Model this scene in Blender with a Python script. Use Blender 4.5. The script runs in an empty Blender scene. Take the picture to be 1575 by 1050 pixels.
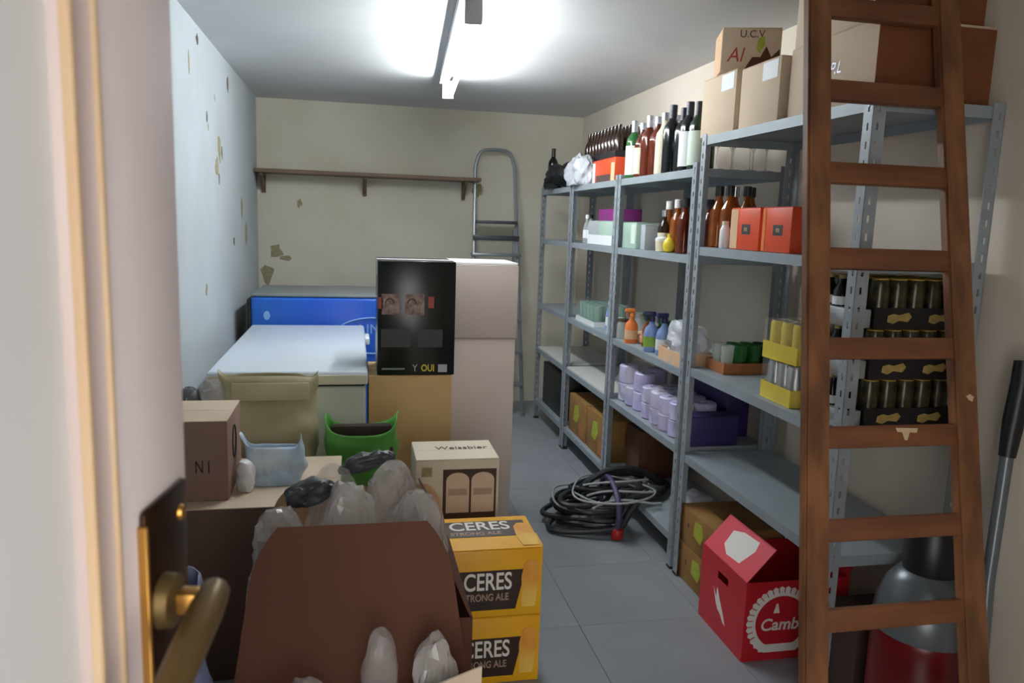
import bpy, bmesh, math, random
from mathutils import Vector, Matrix, noise

# ------------------------------------------------------------------ camera, world, exposure
scn = bpy.context.scene
COL = scn.collection
RX = (0.97948968, 0.00187044, 0.20148565)      # world X, Y, Z axes seen from the camera (right, down, forward)
RY = (-0.19874295, -0.15571613, 0.96760205)
RZ = (0.03318441, -0.98780008, -0.1521506)
cam_d = bpy.data.cameras.new('camera'); cam = bpy.data.objects.new('camera', cam_d); COL.objects.link(cam)
cam_d.sensor_width = 36.0; cam_d.lens = 1180.64 / 1575 * 36; cam_d.clip_start = 0.02
m = Matrix(((RX[0], -RX[1], -RX[2], 0), (RY[0], -RY[1], -RY[2], 0), (RZ[0], -RZ[1], -RZ[2], 1.5), (0, 0, 0, 1)))
cam.matrix_world = m
cam_d.dof.use_dof = True; cam_d.dof.focus_distance = 3.2; cam_d.dof.aperture_fstop = 11.0
scn.camera = cam
w = bpy.data.worlds.new('world'); scn.world = w; w.use_nodes = True
w.node_tree.nodes['Background'].inputs[0].default_value = (1.0, 0.965, 0.93, 1)      # daylight of the passage behind the camera
w.node_tree.nodes['Background'].inputs[1].default_value = 5.4
TUBE_POWER = 140.0
scn.view_settings.view_transform = 'Standard'; scn.view_settings.look = 'None'
scn.view_settings.exposure = 0.0; scn.view_settings.gamma = 1.0
scn.view_settings.use_curve_mapping = False
random.seed(7)
PI = math.pi

# ------------------------------------------------------------------ materials
def lin(c):
    return c / 12.92 if c <= 0.04045 else ((c + 0.055) / 1.055) ** 2.4
def hexc(h):
    h = h.lstrip('#'); return tuple(lin(int(h[i:i + 2], 16) / 255) for i in (0, 2, 4))
MATS = {}
def mat(name, col, rough=0.6, metal=0.0, var=0.0, scale=8.0, bump=0.0, bscale=60.0, alpha=1.0, trans=0.0, col2=None,
        stretch=None, spec=0.5, emit=None, estr=0.0):
    if name in MATS: return MATS[name]
    M = bpy.data.materials.new(name); M.use_nodes = True; nt = M.node_tree; b = nt.nodes['Principled BSDF']
    c = hexc(col) if isinstance(col, str) else col
    b.inputs['Base Color'].default_value = (*c, 1); b.inputs['Roughness'].default_value = rough
    b.inputs['Metallic'].default_value = metal; b.inputs['Alpha'].default_value = alpha
    b.inputs['Transmission Weight'].default_value = trans; b.inputs['Specular IOR Level'].default_value = spec
    if emit:
        b.inputs['Emission Color'].default_value = (*emit, 1); b.inputs['Emission Strength'].default_value = estr
    if var or col2 or bump:
        tc = nt.nodes.new('ShaderNodeTexCoord'); mp = nt.nodes.new('ShaderNodeMapping')
        nt.links.new(tc.outputs['Object'], mp.inputs['Vector'])
        if stretch: mp.inputs['Scale'].default_value = stretch
    if var or col2:
        n = nt.nodes.new('ShaderNodeTexNoise'); n.inputs['Scale'].default_value = scale; n.inputs['Detail'].default_value = 5
        nt.links.new(mp.outputs[0], n.inputs['Vector'])
        r = nt.nodes.new('ShaderNodeValToRGB'); nt.links.new(n.outputs['Fac'], r.inputs['Fac'])
        d = hexc(col2) if col2 else tuple(max(0, x * (1 - var)) for x in c)
        r.color_ramp.elements[0].position = 0.35; r.color_ramp.elements[1].position = 0.65
        r.color_ramp.elements[0].color = (*d, 1); r.color_ramp.elements[1].color = (*c, 1)
        nt.links.new(r.outputs[0], b.inputs['Base Color'])
    if bump:
        n2 = nt.nodes.new('ShaderNodeTexNoise'); n2.inputs['Scale'].default_value = bscale; n2.inputs['Detail'].default_value = 4
        nt.links.new(mp.outputs[0], n2.inputs['Vector'])
        bp = nt.nodes.new('ShaderNodeBump'); bp.inputs['Strength'].default_value = bump; bp.inputs['Distance'].default_value = 0.01
        nt.links.new(n2.outputs['Fac'], bp.inputs['Height']); nt.links.new(bp.outputs[0], b.inputs['Normal'])
    MATS[name] = M
    return M

mat('wall_white', '#b9c0c6', 0.85, col2='#b0b8bb', scale=2.2, bump=0.12, bscale=25)
mat('wall_cream', '#dbd6c6', 0.85, col2='#d1cbb8', scale=1.6, bump=0.1, bscale=25)
mat('wall_right', '#ddd3c5', 0.85, col2='#d2c7b7', scale=1.8, bump=0.1, bscale=25)
mat('ceiling_paint', '#d6d7d8', 0.9, col2='#cccdce', scale=1.2, bump=0.06)
mat('tile', '#8f949a', 0.35, col2='#878c91', scale=3.0)
mat('grout', '#73777b', 0.9, var=0.1)
mat('stain_ochre', '#a39b76', 0.9, var=0.25, scale=40)
mat('stain_dark', '#5b5648', 0.9, var=0.3, scale=40)
mat('door_paint', '#d2c7c7', 0.55, col2='#bcafaf', scale=5, stretch=(1, 1, 0.4), bump=0.08, bscale=18)
mat('door_panel', '#d3d3d2', 0.6, col2='#c9c9c9', scale=3)
mat('door_bead', '#bda585', 0.5, col2='#ad9070', scale=12, stretch=(1, 1, 0.25))
mat('door_moulding', '#b0a19c', 0.55, col2='#a4938c', scale=9, stretch=(1, 1, 0.25))
mat('brass_dark', '#3a2514', 0.3, metal=0.75, var=0.3, scale=30)
mat('brass', '#b98a45', 0.3, metal=0.9)
mat('brass_dull', '#77623c', 0.42, metal=0.7, var=0.2, scale=20)
mat('steel_grey', '#9aa2a8', 0.45, metal=0.15, var=0.12, scale=14)
mat('steel_shelf', '#98a2a8', 0.5, metal=0.15, var=0.1, scale=6)
mat('laminate_white', '#d6d6d0', 0.4, var=0.05)
mat('card', '#b08a63', 0.8, var=0.1, scale=5, bump=0.05, bscale=90)
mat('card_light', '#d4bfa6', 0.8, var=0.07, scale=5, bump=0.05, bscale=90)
mat('card_pink', '#b39684', 0.8, var=0.08, scale=5, bump=0.05, bscale=90)
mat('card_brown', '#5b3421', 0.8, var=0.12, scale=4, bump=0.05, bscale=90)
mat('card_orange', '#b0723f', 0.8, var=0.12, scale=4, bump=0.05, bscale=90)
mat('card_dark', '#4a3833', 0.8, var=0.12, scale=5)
mat('card_umber_shade', '#6d5449', 0.8, var=0.1, scale=4)
mat('card_mauve_shade', '#917467', 0.8, var=0.1, scale=4)
mat('card_russet_shade', '#7a4526', 0.8, var=0.12, scale=4)
mat('card_tan', '#cdab78', 0.8, col2='#c39f69', scale=5, bump=0.05, bscale=90)
mat('card_ochre', '#97743f', 0.8, col2='#8a6030', scale=7)
mat('card_edge', '#c3a27a', 0.85, var=0.1, scale=60)
mat('card_white', '#dccdc3', 0.7, var=0.04, scale=4)
mat('card_cream', '#d6cbb4', 0.7, var=0.06, scale=6)
mat('tape', '#b98c58', 0.3, var=0.05)
mat('tape_white', '#e6e6ea', 0.4)
mat('white_plastic', '#e9ecef', 0.35, var=0.03)
mat('freezer_white', '#cfdae4', 0.3, var=0.03, scale=3)
mat('freezer_body', '#cfd3c6', 0.4, var=0.04, scale=3)
mat('cream_plastic', '#d9d3ba', 0.4)
mat('rubber', '#1b1b1d', 0.7)
mat('black_plastic', '#17181a', 0.4, var=0.1)
mat('black_gloss', '#0e1512', 0.25, var=0.1)
mat('blue_paint', '#1c66c0', 0.3, col2='#1f57c4', scale=1.5)
mat('blue_pale', '#8ab6e6', 0.4)
mat('grey_lid', '#7d8484', 0.45, var=0.06)
mat('ink_black', '#1d1a1a', 0.7)
mat('ink_brown', '#4b3a34', 0.7)
mat('ink_red', '#b8432c', 0.6)
mat('ink_white', '#e9e6df', 0.6)
mat('ink_yellow', '#c9b53a', 0.6)
mat('ink_green', '#a9b43a', 0.7, var=0.2, scale=30)
mat('ink_gold', '#b99f5a', 0.45, var=0.25, scale=60)
mat('print_photo', '#a18a80', 0.5, col2='#6b4b45', scale=40)
mat('print_red', '#9c3b2a', 0.5)
mat('print_dark', '#2c2f2f', 0.5)
mat('ceres_yellow', '#eeb41c', 0.4, col2='#e7a714', scale=6)
mat('ceres_black', '#2a1d18', 0.45, col2='#3b2318', scale=8)
mat('beer_glow', '#f0c65a', 0.4, col2='#e08c2c', scale=6)
mat('crate_red', '#c2202c', 0.4, var=0.08, scale=5)
mat('crate_pink_lit', '#dc4a57', 0.4, var=0.05)
mat('green_bag', '#6cbb5a', 0.4, col2='#5aa84a', scale=5)
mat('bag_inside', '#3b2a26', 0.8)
mat('blue_bag', '#a9c6de', 0.35, col2='#dfe9f0', scale=9)
mat('paper_sack', '#b9b18f', 0.55, col2='#a69e7c', scale=4, bump=0.15, bscale=12)
mat('dark_sack', '#444648', 0.45, var=0.3, scale=8)
mat('blue_film', '#8594c4', 0.35, col2='#6d7486', scale=5)
mat('film_clear', '#e9e6e4', 0.14, alpha=0.28, trans=0.3, var=0.06, spec=1.0)
mat('film_milky', '#efe9e6', 0.16, alpha=0.5, trans=0.3, var=0.1, scale=14, spec=1.0)
mat('film_white', '#dfe2ea', 0.25, alpha=0.7, var=0.1, scale=14, bump=0.5, bscale=45)
mat('film_thin', '#e3e6ea', 0.12, alpha=0.07)
mat('glass_clear', '#cfd6d4', 0.08, alpha=0.38)
mat('glass_mint', '#8fb0a2', 0.1, alpha=0.6)
mat('glass_green', '#2f6b35', 0.1, alpha=0.85)
mat('glass_darkgreen', '#1e3320', 0.12)
mat('glass_black', '#0e1013', 0.12)
mat('glass_brown', '#2c1a12', 0.15)
mat('glass_amber', '#b8641c', 0.1, trans=0.45, var=0.3, scale=12)
mat('glass_red', '#7a3015', 0.1, trans=0.4, var=0.2, scale=12)
mat('glass_gold', '#b08a2a', 0.1, trans=0.3)
mat('label_cream', '#e2ddc0', 0.6, var=0.05)
mat('label_white', '#e6e9ec', 0.6, var=0.04)
mat('label_mint', '#d4e0d2', 0.6, var=0.05)
mat('capsule_silver', '#b8bcc6', 0.25, metal=0.8)
mat('capsule_dark', '#33343c', 0.35, metal=0.4)
mat('cap_black', '#141414', 0.4)
mat('cap_white', '#e8e8e8', 0.4)
mat('foil_gold', '#b59a44', 0.4, metal=0.3)
mat('can_black', '#1d1a1a', 0.28, metal=0.3, col2='#544c30', scale=30)
mat('can_silver', '#b5b7b8', 0.28, metal=0.7)
mat('tray_black', '#19161a', 0.5)
mat('pack_yellow', '#e3cf3e', 0.35, col2='#d9bf2c', scale=9)
mat('orange_box', '#e2542a', 0.4, col2='#d8471f', scale=4)
mat('orange_plastic', '#e8803c', 0.35)
mat('peach_card', '#dcb48f', 0.75, var=0.06)
mat('bottle_blue', '#7d97c8', 0.3, var=0.1)
mat('navy', '#20244d', 0.4)
mat('label_green', '#7da13a', 0.5)
mat('lavender', '#d8d3ee', 0.4, col2='#b3acdb', scale=9)
mat('purple_box', '#3a2c66', 0.45, var=0.2, scale=8)
mat('purple_pack', '#8a2f7c', 0.4, var=0.15)
mat('mint_box', '#a9c2b4', 0.45, var=0.08)
mat('grey_box', '#aeb4b8', 0.5, var=0.06)
mat('lemon', '#e6cf38', 0.4)
mat('ladder_wood', '#8d5d38', 0.55, col2='#5f3a22', scale=7, stretch=(2.5, 2.5, 0.35), bump=0.1, bscale=30)
mat('rung_wood', '#7f4e2c', 0.55, col2='#623821', scale=7, stretch=(0.4, 2.5, 2.5), bump=0.1, bscale=30)
mat('paint_splash', '#c9b090', 0.8)
mat('plank_wood', '#7d6855', 0.6, col2='#6b5544', scale=6, stretch=(0.3, 2, 2))
mat('alu', '#9aa0a3', 0.35, metal=0.6)
mat('alu_dark', '#45484d', 0.45, metal=0.3)
mat('lamp_body', '#b9bcc0', 0.5)
mat('tube_light', '#ffffff', 0.5, emit=(0.93, 0.98, 1.0), estr=TUBE_POWER)
mat('cable_black', '#232427', 0.45, var=0.1)
mat('cable_grey', '#9a9c9c', 0.45)
mat('strap_purple', '#4c4266', 0.6)
mat('plug_red', '#a81c14', 0.4)
mat('vac_red', '#680c12', 0.3)
mat('vac_grey', '#666d72', 0.3, metal=0.3)
mat('wood_tray', '#a86a3e', 0.7, var=0.15)

# ------------------------------------------------------------------ geometry helpers
def box(bm, x0, x1, y0, y1, z0, z1, bev=0.0, seg=2, mtx=None):
    vs = [bm.verts.new((x, y, z)) for z in (z0, z1) for y in (y0, y1) for x in (x0, x1)]
    fs = [bm.faces.new([vs[i] for i in f]) for f in ((0, 2, 3, 1), (4, 5, 7, 6), (0, 1, 5, 4), (2, 6, 7, 3), (0, 4, 6, 2), (1, 3, 7, 5))]
    geo = vs
    if bev:
        es = list({e for f in fs for e in f.edges})
        r = bmesh.ops.bevel(bm, geom=es, offset=bev, segments=seg, affect='EDGES', profile=0.5)
        geo = list({v for f in r['faces'] for v in f.verts} | {v for v in vs if v.is_valid})
    if mtx is not None: bmesh.ops.transform(bm, matrix=mtx, verts=geo)
    return bm
def lathe(bm, prof, n=18, o=(0, 0, 0), mtx=None, sx=1.0, sy=1.0):
    rings = []; allv = []
    for r, z in prof:
        if r <= 1e-5: ring = [bm.verts.new((o[0], o[1], o[2] + z))]
        else: ring = [bm.verts.new((o[0] + sx * r * math.cos(2 * PI * i / n), o[1] + sy * r * math.sin(2 * PI * i / n), o[2] + z)) for i in range(n)]
        rings.append(ring); allv += ring
    for a, b in zip(rings, rings[1:]):
        for i in range(n):
            j = (i + 1) % n
            if len(a) == 1 and len(b) == 1: continue
            if len(a) == 1: bm.faces.new((a[0], b[j], b[i]))
            elif len(b) == 1: bm.faces.new((a[i], a[j], b[0]))
            else: bm.faces.new((a[i], a[j], b[j], b[i]))
    for ring, rev in ((rings[0], True), (rings[-1], False)):
        if len(ring) > 2: bm.faces.new(ring[::-1] if rev else ring)
    if mtx is not None: bmesh.ops.transform(bm, matrix=mtx, verts=allv)
    return bm
def tube(bm, pts, r, n=8, closed=False):
    pts = [Vector(p) for p in pts]; N = len(pts); rings = []; up = Vector((0.13, 0.21, 0.97)).normalized()
    for i, p in enumerate(pts):
        a = pts[(i - 1) % N] if (closed or i > 0) else p
        b = pts[(i + 1) % N] if (closed or i < N - 1) else p
        t = (b - a).normalized(); s = t.cross(up)
        if s.length < 1e-3: s = t.orthogonal()
        s.normalize(); up = s.cross(t).normalized()
        rr = r[i] if isinstance(r, (list, tuple)) else r
        rings.append([bm.verts.new(p + (s * math.cos(2 * PI * k / n) + up * math.sin(2 * PI * k / n)) * rr) for k in range(n)])
    for i in range(N if closed else N - 1):
        a, b = rings[i], rings[(i + 1) % N]
        for k in range(n):
            bm.faces.new((a[k], a[(k + 1) % n], b[(k + 1) % n], b[k]))
    if not closed:
        bm.faces.new(rings[0][::-1]); bm.faces.new(rings[-1])
    return bm
def poly(bm, pts, thick, mtx=None):                                  # flat outline in XY, extruded along +Z
    lo = [bm.verts.new((x, y, 0)) for x, y in pts]; hi = [bm.verts.new((x, y, thick)) for x, y in pts]
    bm.faces.new(lo[::-1]); bm.faces.new(hi); n = len(pts)
    for i in range(n): bm.faces.new((lo[i], lo[(i + 1) % n], hi[(i + 1) % n], hi[i]))
    if mtx is not None: bmesh.ops.transform(bm, matrix=mtx, verts=lo + hi)
    return bm
def NB(): return bmesh.new()
def link(name, me, material, parent=None, loc=(0, 0, 0), rot=(0, 0, 0)):
    o = bpy.data.objects.new(name, me); COL.objects.link(o)
    if material and not me.materials: me.materials.append(MATS[material])
    o.location = loc; o.rotation_euler = rot
    if parent: o.parent = parent
    return o
def mesh_of(name, bm, material=None, smooth=True, ang=38):
    bmesh.ops.recalc_face_normals(bm, faces=bm.faces)
    me = bpy.data.meshes.new(name); bm.to_mesh(me); bm.free()
    if smooth:
        me.polygons.foreach_set('use_smooth', [True] * len(me.polygons)); me.set_sharp_from_angle(angle=math.radians(ang))
    if material: me.materials.append(MATS[material])
    return me
def part(name, bm, material, parent=None, loc=(0, 0, 0), rot=(0, 0, 0), smooth=True):
    return link(name, mesh_of(name, bm, material, smooth), material, parent, loc, rot)
def tag(o, label, cat, group=None):
    o['label'] = label; o['category'] = cat
    if group: o['group'] = group
    return o
def thing(name, label, cat, loc=(0, 0, 0), rz=0.0, group=None):
    o = bpy.data.objects.new(name, None); COL.objects.link(o); o.empty_display_size = 0.05
    o.location = loc; o.rotation_euler = (0, 0, rz)
    return tag(o, label, cat, group)
def struct(name, bm, material, parent=None):
    o = part(name, bm, material, parent, smooth=False)
    if not parent: o['kind'] = 'structure'
    return o
TR = Matrix.Translation
def ROT(a, ax): return Matrix.Rotation(a, 4, ax)
FRONT = (PI / 2, 0, 0); AISLE = (PI / 2, 0, -PI / 2); RIGHTF = (PI / 2, 0, PI / 2); TOP = (0, 0, 0)   # facing -Y, -X, +X, +Z
def text(name, s, size, material, parent, loc, rot, sx=1.0, shear=0.0, bold=0.0):
    cu = bpy.data.curves.new(name, 'FONT'); cu.body = s; cu.size = size; cu.align_x = 'CENTER'; cu.align_y = 'CENTER'
    cu.extrude = 0.0006; cu.shear = shear; cu.offset = bold
    t = bpy.data.objects.new('tmp', cu); COL.objects.link(t)
    me = bpy.data.meshes.new_from_object(t.evaluated_get(bpy.context.evaluated_depsgraph_get()))
    bpy.data.objects.remove(t); bpy.data.curves.remove(cu)
    for v in me.vertices: v.co.x *= sx
    me.materials.clear()
    return link(name, me, material, parent, loc, rot)
def decal(name, w, h, material, parent, loc, rot, pts=None):         # thin printed patch, w x h, centred, facing per rot
    bm = NB()
    if pts: poly(bm, pts, 0.0008)
    else: box(bm, -w / 2, w / 2, -h / 2, h / 2, 0, 0.0008)
    return part(name, bm, material, parent, loc, rot, smooth=False)
def blob(bm, sx, sy, sz, crumple=0.25, freq=4.0, sub=4, seed=0.0, flat=0.6, pw=0.8, pz=1.0):   # crumpled bag; base at z = 0
    r = bmesh.ops.create_icosphere(bm, subdivisions=sub, radius=1.0); mn = min(sx, sy, sz * 0.6); sd = Vector((seed * 3.1, seed * 1.7, -seed))
    for v in r['verts']:
        d = v.co.normalized()
        e = Vector((math.copysign(abs(d.x) ** pw, d.x), math.copysign(abs(d.y) ** pw, d.y), max(math.copysign(abs(d.z) ** pz, d.z), -flat)))
        p = Vector((e.x * sx, e.y * sy, (e.z + flat) / (1 + flat) * sz))
        q = p / mn * freq * 0.33 + sd
        f = 0.9 * noise.noise(q) + 0.55 * (0.45 - abs(noise.noise(q * 1.7 + sd))) + 0.34 * (0.4 - abs(noise.noise(q * 3.9))) + 0.2 * (0.4 - abs(noise.noise(q * 7.7)))
        p += d * (crumple * mn * 1.3 * f)
        p.z = max(p.z, 0.0); v.co = p
    return bm
def crumple_bag(bm, sx, sy, sz, seed=0.0, flat=0.75, pz=0.6, amp=0.16):     # clear film bag with sharp random facets
    rnd = random.Random(int(seed * 97) + 5)
    blob(bm, sx, sy, sz, 0.3, 2.6, 4, seed, flat, 0.8, pz); mn = min(sx, sy)
    cells = [(Vector((rnd.uniform(-1, 1) * sx, rnd.uniform(-1, 1) * sy, rnd.uniform(0, 1.05) * sz)), rnd.uniform(-1, 1)) for _ in range(70)]
    for v in bm.verts:
        d = sorted(((v.co - c).length, k) for c, k in cells)[:3]
        edge = min(1.0, (d[1][0] - d[0][0]) / (0.35 * mn))          # creases run along the cell borders
        n = Vector((v.co.x / sx, v.co.y / sy, 0.35)).normalized()
        v.co += n * (amp * mn * (d[0][1] * 0.45 - 0.7 * edge + 0.35)); v.co.z = max(v.co.z, 0.0)
    return bm
def bagloft(bm, w, d, h, rows=14, n=40, ear=0.05, sag=0.06, crumple=0.012, topw=1.0, topd=1.0, belly=0.08, seed=0.0, floor=True):
    rings = []
    for k in range(rows + 1):
        t = k / rows; ring = []
        for i in range(n):
            a = 2 * PI * i / n; ca, sa = math.cos(a), math.sin(a)
            e = 0.55
            x = math.copysign(abs(ca) ** e, ca); y = math.copysign(abs(sa) ** e, sa)
            bl = 1 + belly * math.sin(PI * min(1, t * 1.2))
            ww = w / 2 * (1 + (topw - 1) * t * t) * bl; dd = d / 2 * (1 + (topd - 1) * t * t) * bl
            z = h * t + t * t * t * (ear * abs(ca) ** 8 - sag * abs(sa) ** 3)
            p = Vector((x * ww, y * dd, z))
            q = p * 9 + Vector((seed, seed, seed))
            p += Vector((x, y, 0.3)) * crumple * (noise.noise(q) + 0.6 * noise.noise(q * 2.3)) * min(1, t * 3)
            p.z = max(p.z, 0)
            ring.append(bm.verts.new(p))
        rings.append(ring)
    for a, b in zip(rings, rings[1:]):
        for i in range(n):
            bm.faces.new((a[i], a[(i + 1) % n], b[(i + 1) % n], b[i]))
    if floor: bm.faces.new(rings[0][::-1])
    return bm
def solid(o, t=0.002):
    md = o.modifiers.new('thickness', 'SOLIDIFY'); md.thickness = t; md.offset = -1
    return o

# ------------------------------------------------------------------ room shell
XL, XR, YB, YF, ZC = -0.73, 1.845, 6.27, -0.28, 2.375
floor = struct('floor', box(NB(), XL - 0.1, XR + 0.1, YF - 2.5, YB + 0.1, -0.1, -0.004), 'grout')
ts = 0.5
tile_me = {}
x0 = 0.84 - 4 * ts
ix = 0
for i in range(8):
    a, b = max(x0 + i * ts, XL), min(x0 + (i + 1) * ts, XR)
    if b - a < 0.03: continue
    for j in range(14):
        c, d = max(2.6 - 6 * ts + j * ts, YF), min(2.6 - 5 * ts + j * ts, YB)
        if d - c < 0.03: continue
        key = (round(b - a, 3), round(d - c, 3))
        if key not in tile_me:
            tile_me[key] = mesh_of('tile', box(NB(), 0.0008, b - a - 0.0008, 0.0008, d - c - 0.0008, -0.004, 0.0, 0.0008, 1), 'tile', False)
        link('tile', tile_me[key], 'tile', floor, (a, c, 0))
struct('ceiling', box(NB(), XL - 0.1, XR + 0.1, YF - 0.1, YB + 0.1, ZC, ZC + 0.1), 'ceiling_paint')
wl = struct('wall_left', box(NB(), XL - 0.1, XL, YF - 0.1, YB + 0.1, -0.1, ZC + 0.1), 'wall_white')
struct('wall_right', box(NB(), XR, XR + 0.1, YF - 0.1, YB + 0.1, -0.1, ZC + 0.1), 'wall_right')
wb = struct('wall_back', box(NB(), XL, XR, YB, YB + 0.1, -0.1, ZC + 0.1), 'wall_cream')
DX0, DX1, DZ = -0.30, 0.62, 2.08
bm = NB(); box(bm, XL, DX0, YF - 0.12, YF, -0.1, ZC); box(bm, DX1, XR, YF - 0.12, YF, -0.1, ZC); box(bm, DX0, DX1, YF - 0.12, YF, DZ, ZC)
struct('wall_front', bm, 'wall_cream')
bm = NB()
box(bm, DX0, DX0 + 0.05, YF - 0.13, YF - 0.02, 0, DZ, 0.003); box(bm, DX1 - 0.05, DX1, YF - 0.13, YF + 0.01, 0, DZ, 0.003)
box(bm, DX0 + 0.05, DX1 - 0.05, YF - 0.13, YF + 0.01, DZ - 0.05, DZ, 0.003)
struct('trim_1', bm, 'door_moulding')
# flaking paint on the left wall and damp marks on the back wall
def patch(wall, name, y, z, w_, h_, material, seed, axis='L'):
    rnd = random.Random(seed); n = 11
    pts = [(math.cos(2 * PI * i / n) * w_ / 2 * rnd.uniform(0.55, 1.2), math.sin(2 * PI * i / n) * h_ / 2 * rnd.uniform(0.55, 1.2)) for i in range(n)]
    if axis == 'L': return part(name, poly(NB(), pts, 0.0015), material, wall, (XL, y, z), RIGHTF, False)
    return part(name, poly(NB(), pts, 0.0015), material, wall, (y, YB, z), FRONT, False)
for i, (y, z, w_, h_, mm) in enumerate([(4.03, 2.31, 0.06, 0.05, 'stain_dark'), (3.82, 2.167, 0.03, 0.10, 'stain_ochre'), (4.92, 2.248, 0.05, 0.09, 'stain_dark'), (4.228, 1.977, 0.03, 0.06, 'stain_dark'),
        (4.257, 1.935, 0.03, 0.035, 'stain_ochre'), (4.58, 1.86, 0.12, 0.17, 'stain_ochre'), (4.66, 1.84, 0.03, 0.08, 'stain_dark'), (4.49, 1.75, 0.10, 0.12, 'stain_ochre'), (4.55, 1.69, 0.03, 0.06, 'stain_dark'),
        (5.41, 1.54, 0.10, 0.13, 'stain_ochre'), (5.04, 1.336, 0.05, 0.06, 'stain_dark'), (5.6, 1.37, 0.13, 0.16, 'stain_ochre'), (4.47, 2.108, 0.02, 0.04, 'stain_ochre'), (4.1, 1.12, 0.06, 0.06, 'stain_ochre')]):
    patch(wl, 'peeled_patch', y, z, w_, h_, mm, i + 3)
for i, (x, z, w_, h_) in enumerate([(-0.60, 1.22, 0.12, 0.13), (-0.52, 1.17, 0.10, 0.05), (-0.42, 1.6, 0.05, 0.08), (0.98, 1.75, 0.12, 0.12), (-0.66, 1.05, 0.1, 0.2)]):
    patch(wb, 'damp_mark', x, z, w_, h_, 'stain_ochre', i + 40, 'B')

# ------------------------------------------------------------------ the open door beside the camera
ang = math.atan2(0.989, 0.147)
dr = bpy.data.objects.new('door_1', None); COL.objects.link(dr); dr.location = (-0.2186, -0.287, 0.0); dr.rotation_euler = (0, 0, ang); dr['kind'] = 'structure'
L = 0.8
part('stile', box(NB(), 0.692, 0.789, 0.0, 0.04, 0.01, 2.04, 0.003), 'door_paint', dr)
part('stile', box(NB(), 0.004, 0.12, 0.0, 0.04, 0.01, 2.04, 0.003), 'door_paint', dr)
part('edge_strip', box(NB(), 0.789, 0.803, 0.006, 0.04, 0.01, 2.04, 0.002), 'door_paint', dr)
for z0, z1 in ((0.01, 0.2), (0.78, 0.92), (1.9, 2.04)): part('rail', box(NB(), 0.12, 0.692, 0.0, 0.04, z0, z1, 0.002), 'door_paint', dr)
for z0, z1 in ((0.2, 0.78), (0.92, 1.9)):
    part('panel', box(NB(), 0.12, 0.692, 0.006, 0.026, z0, z1), 'door_panel', dr)
    for xa, xb in ((0.12, 0.148), (0.664, 0.692)):
        bm = NB(); s = 1 if xa < 0.3 else -1; xe = xa if s > 0 else xb
        prof = [(0, -0.0015), (0.004, -0.002), (0.006, 0.0), (0.018, 0.0015), (0.022, -0.001), (0.026, 0.0), (0.028, 0.005)]
        pts = [(xe + s * u, v) for u, v in prof] + [(xe + s * 0.028, 0.01), (xe, 0.01)]
        poly(bm, pts, z1 - z0, TR((0, 0, z0)))
        mo = part('moulding', bm, 'door_moulding', dr)
        for u in (0.0025, 0.025):
            part('bead', box(NB(), xe + s * u - 0.0022, xe + s * u + 0.0022, -0.0035, 0.002, z0, z1, 0.001, 1), 'door_bead', mo)
plate = part('handle_plate', box(NB(), 0.717, 0.778, -0.004, 0.0, 1.10, 1.340, 0.003, 2), 'brass_dark', dr)
part('rim_glint', box(NB(), 0.7145, 0.7175, -0.0055, 0.0, 1.10, 1.333, 0.001, 1), 'brass', plate)  # brighter brass strip paints the light caught on the plate's edge
part('screw', lathe(NB(), [(0.0, 0), (0.005, 0.0), (0.004, 0.002), (0, 0.0025)], 12), 'brass', plate, (0.766, -0.004, 1.322), (PI / 2, 0, 0))
part('screw', lathe(NB(), [(0.0, 0), (0.005, 0.0), (0.004, 0.002), (0, 0.0025)], 12), 'brass', plate, (0.75, -0.004, 1.12), (PI / 2, 0, 0))
hd = part('handle_collar', lathe(NB(), [(0.0, 0), (0.016, 0.0), (0.015, 0.007), (0.010, 0.010), (0, 0.010)], 20), 'brass_dull', plate, (0.736, -0.004, 1.281), (PI / 2, 0, 0))
bm = NB(); box(bm, 0.7295, 0.7425, -0.024, -0.010, 1.2745, 1.2875, 0.002)
part('handle_neck', bm, 'brass', plate)
bm = NB()
pts = [(0.752, -0.026), (0.747, -0.029), (0.728, -0.031), (0.69, -0.033), (0.65, -0.034), (0.62, -0.033), (0.608, -0.031)]
tube(bm, [(x, y, 1.281 - 0.03 * ((0.752 - x) / 0.14) ** 2) for x, y in pts], [0.006, 0.009, 0.0098, 0.0095, 0.009, 0.009, 0.006], 10)
part('handle_lever', bm, 'brass_dull', plate)

# ------------------------------------------------------------------ ceiling lamp
lx, ly = (0.455, 3.02), (0.575, 4.86)
a = math.atan2(ly[1] - ly[0] * 0 - lx[1], ly[0] - lx[0]); LL = math.hypot(ly[0] - lx[0], ly[1] - lx[1])
lamp = thing('fluorescent_lamp', 'bare fluorescent tube on a grey batten fixed to the ceiling', 'lamp', (lx[0], lx[1], ZC), a)
bm = NB(); box(bm, -0.14, LL + 0.02, 0.012, 0.068, -0.048, -0.001, 0.004)
part('batten', bm, 'lamp_body', lamp)
for xx in (0.0, LL):
    bm = NB(); box(bm, xx - 0.014, xx + 0.014, -0.018, 0.05, -0.137, -0.03, 0.005)
    part('tube_holder', bm, 'lamp_body', lamp)
bm = NB(); tube(bm, [(0.014, 0, -0.115), (LL - 0.014, 0, -0.115)], 0.014, 14)
part('light_tube', bm, 'tube_light', lamp)
bm = NB(); tube(bm, [(-0.13, 0.045, -0.001), (-0.3, 0.05, -0.001), (-1.6, 0.05, -0.001)], 0.008, 8)
part('conduit', bm, 'lamp_body', lamp)

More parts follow.
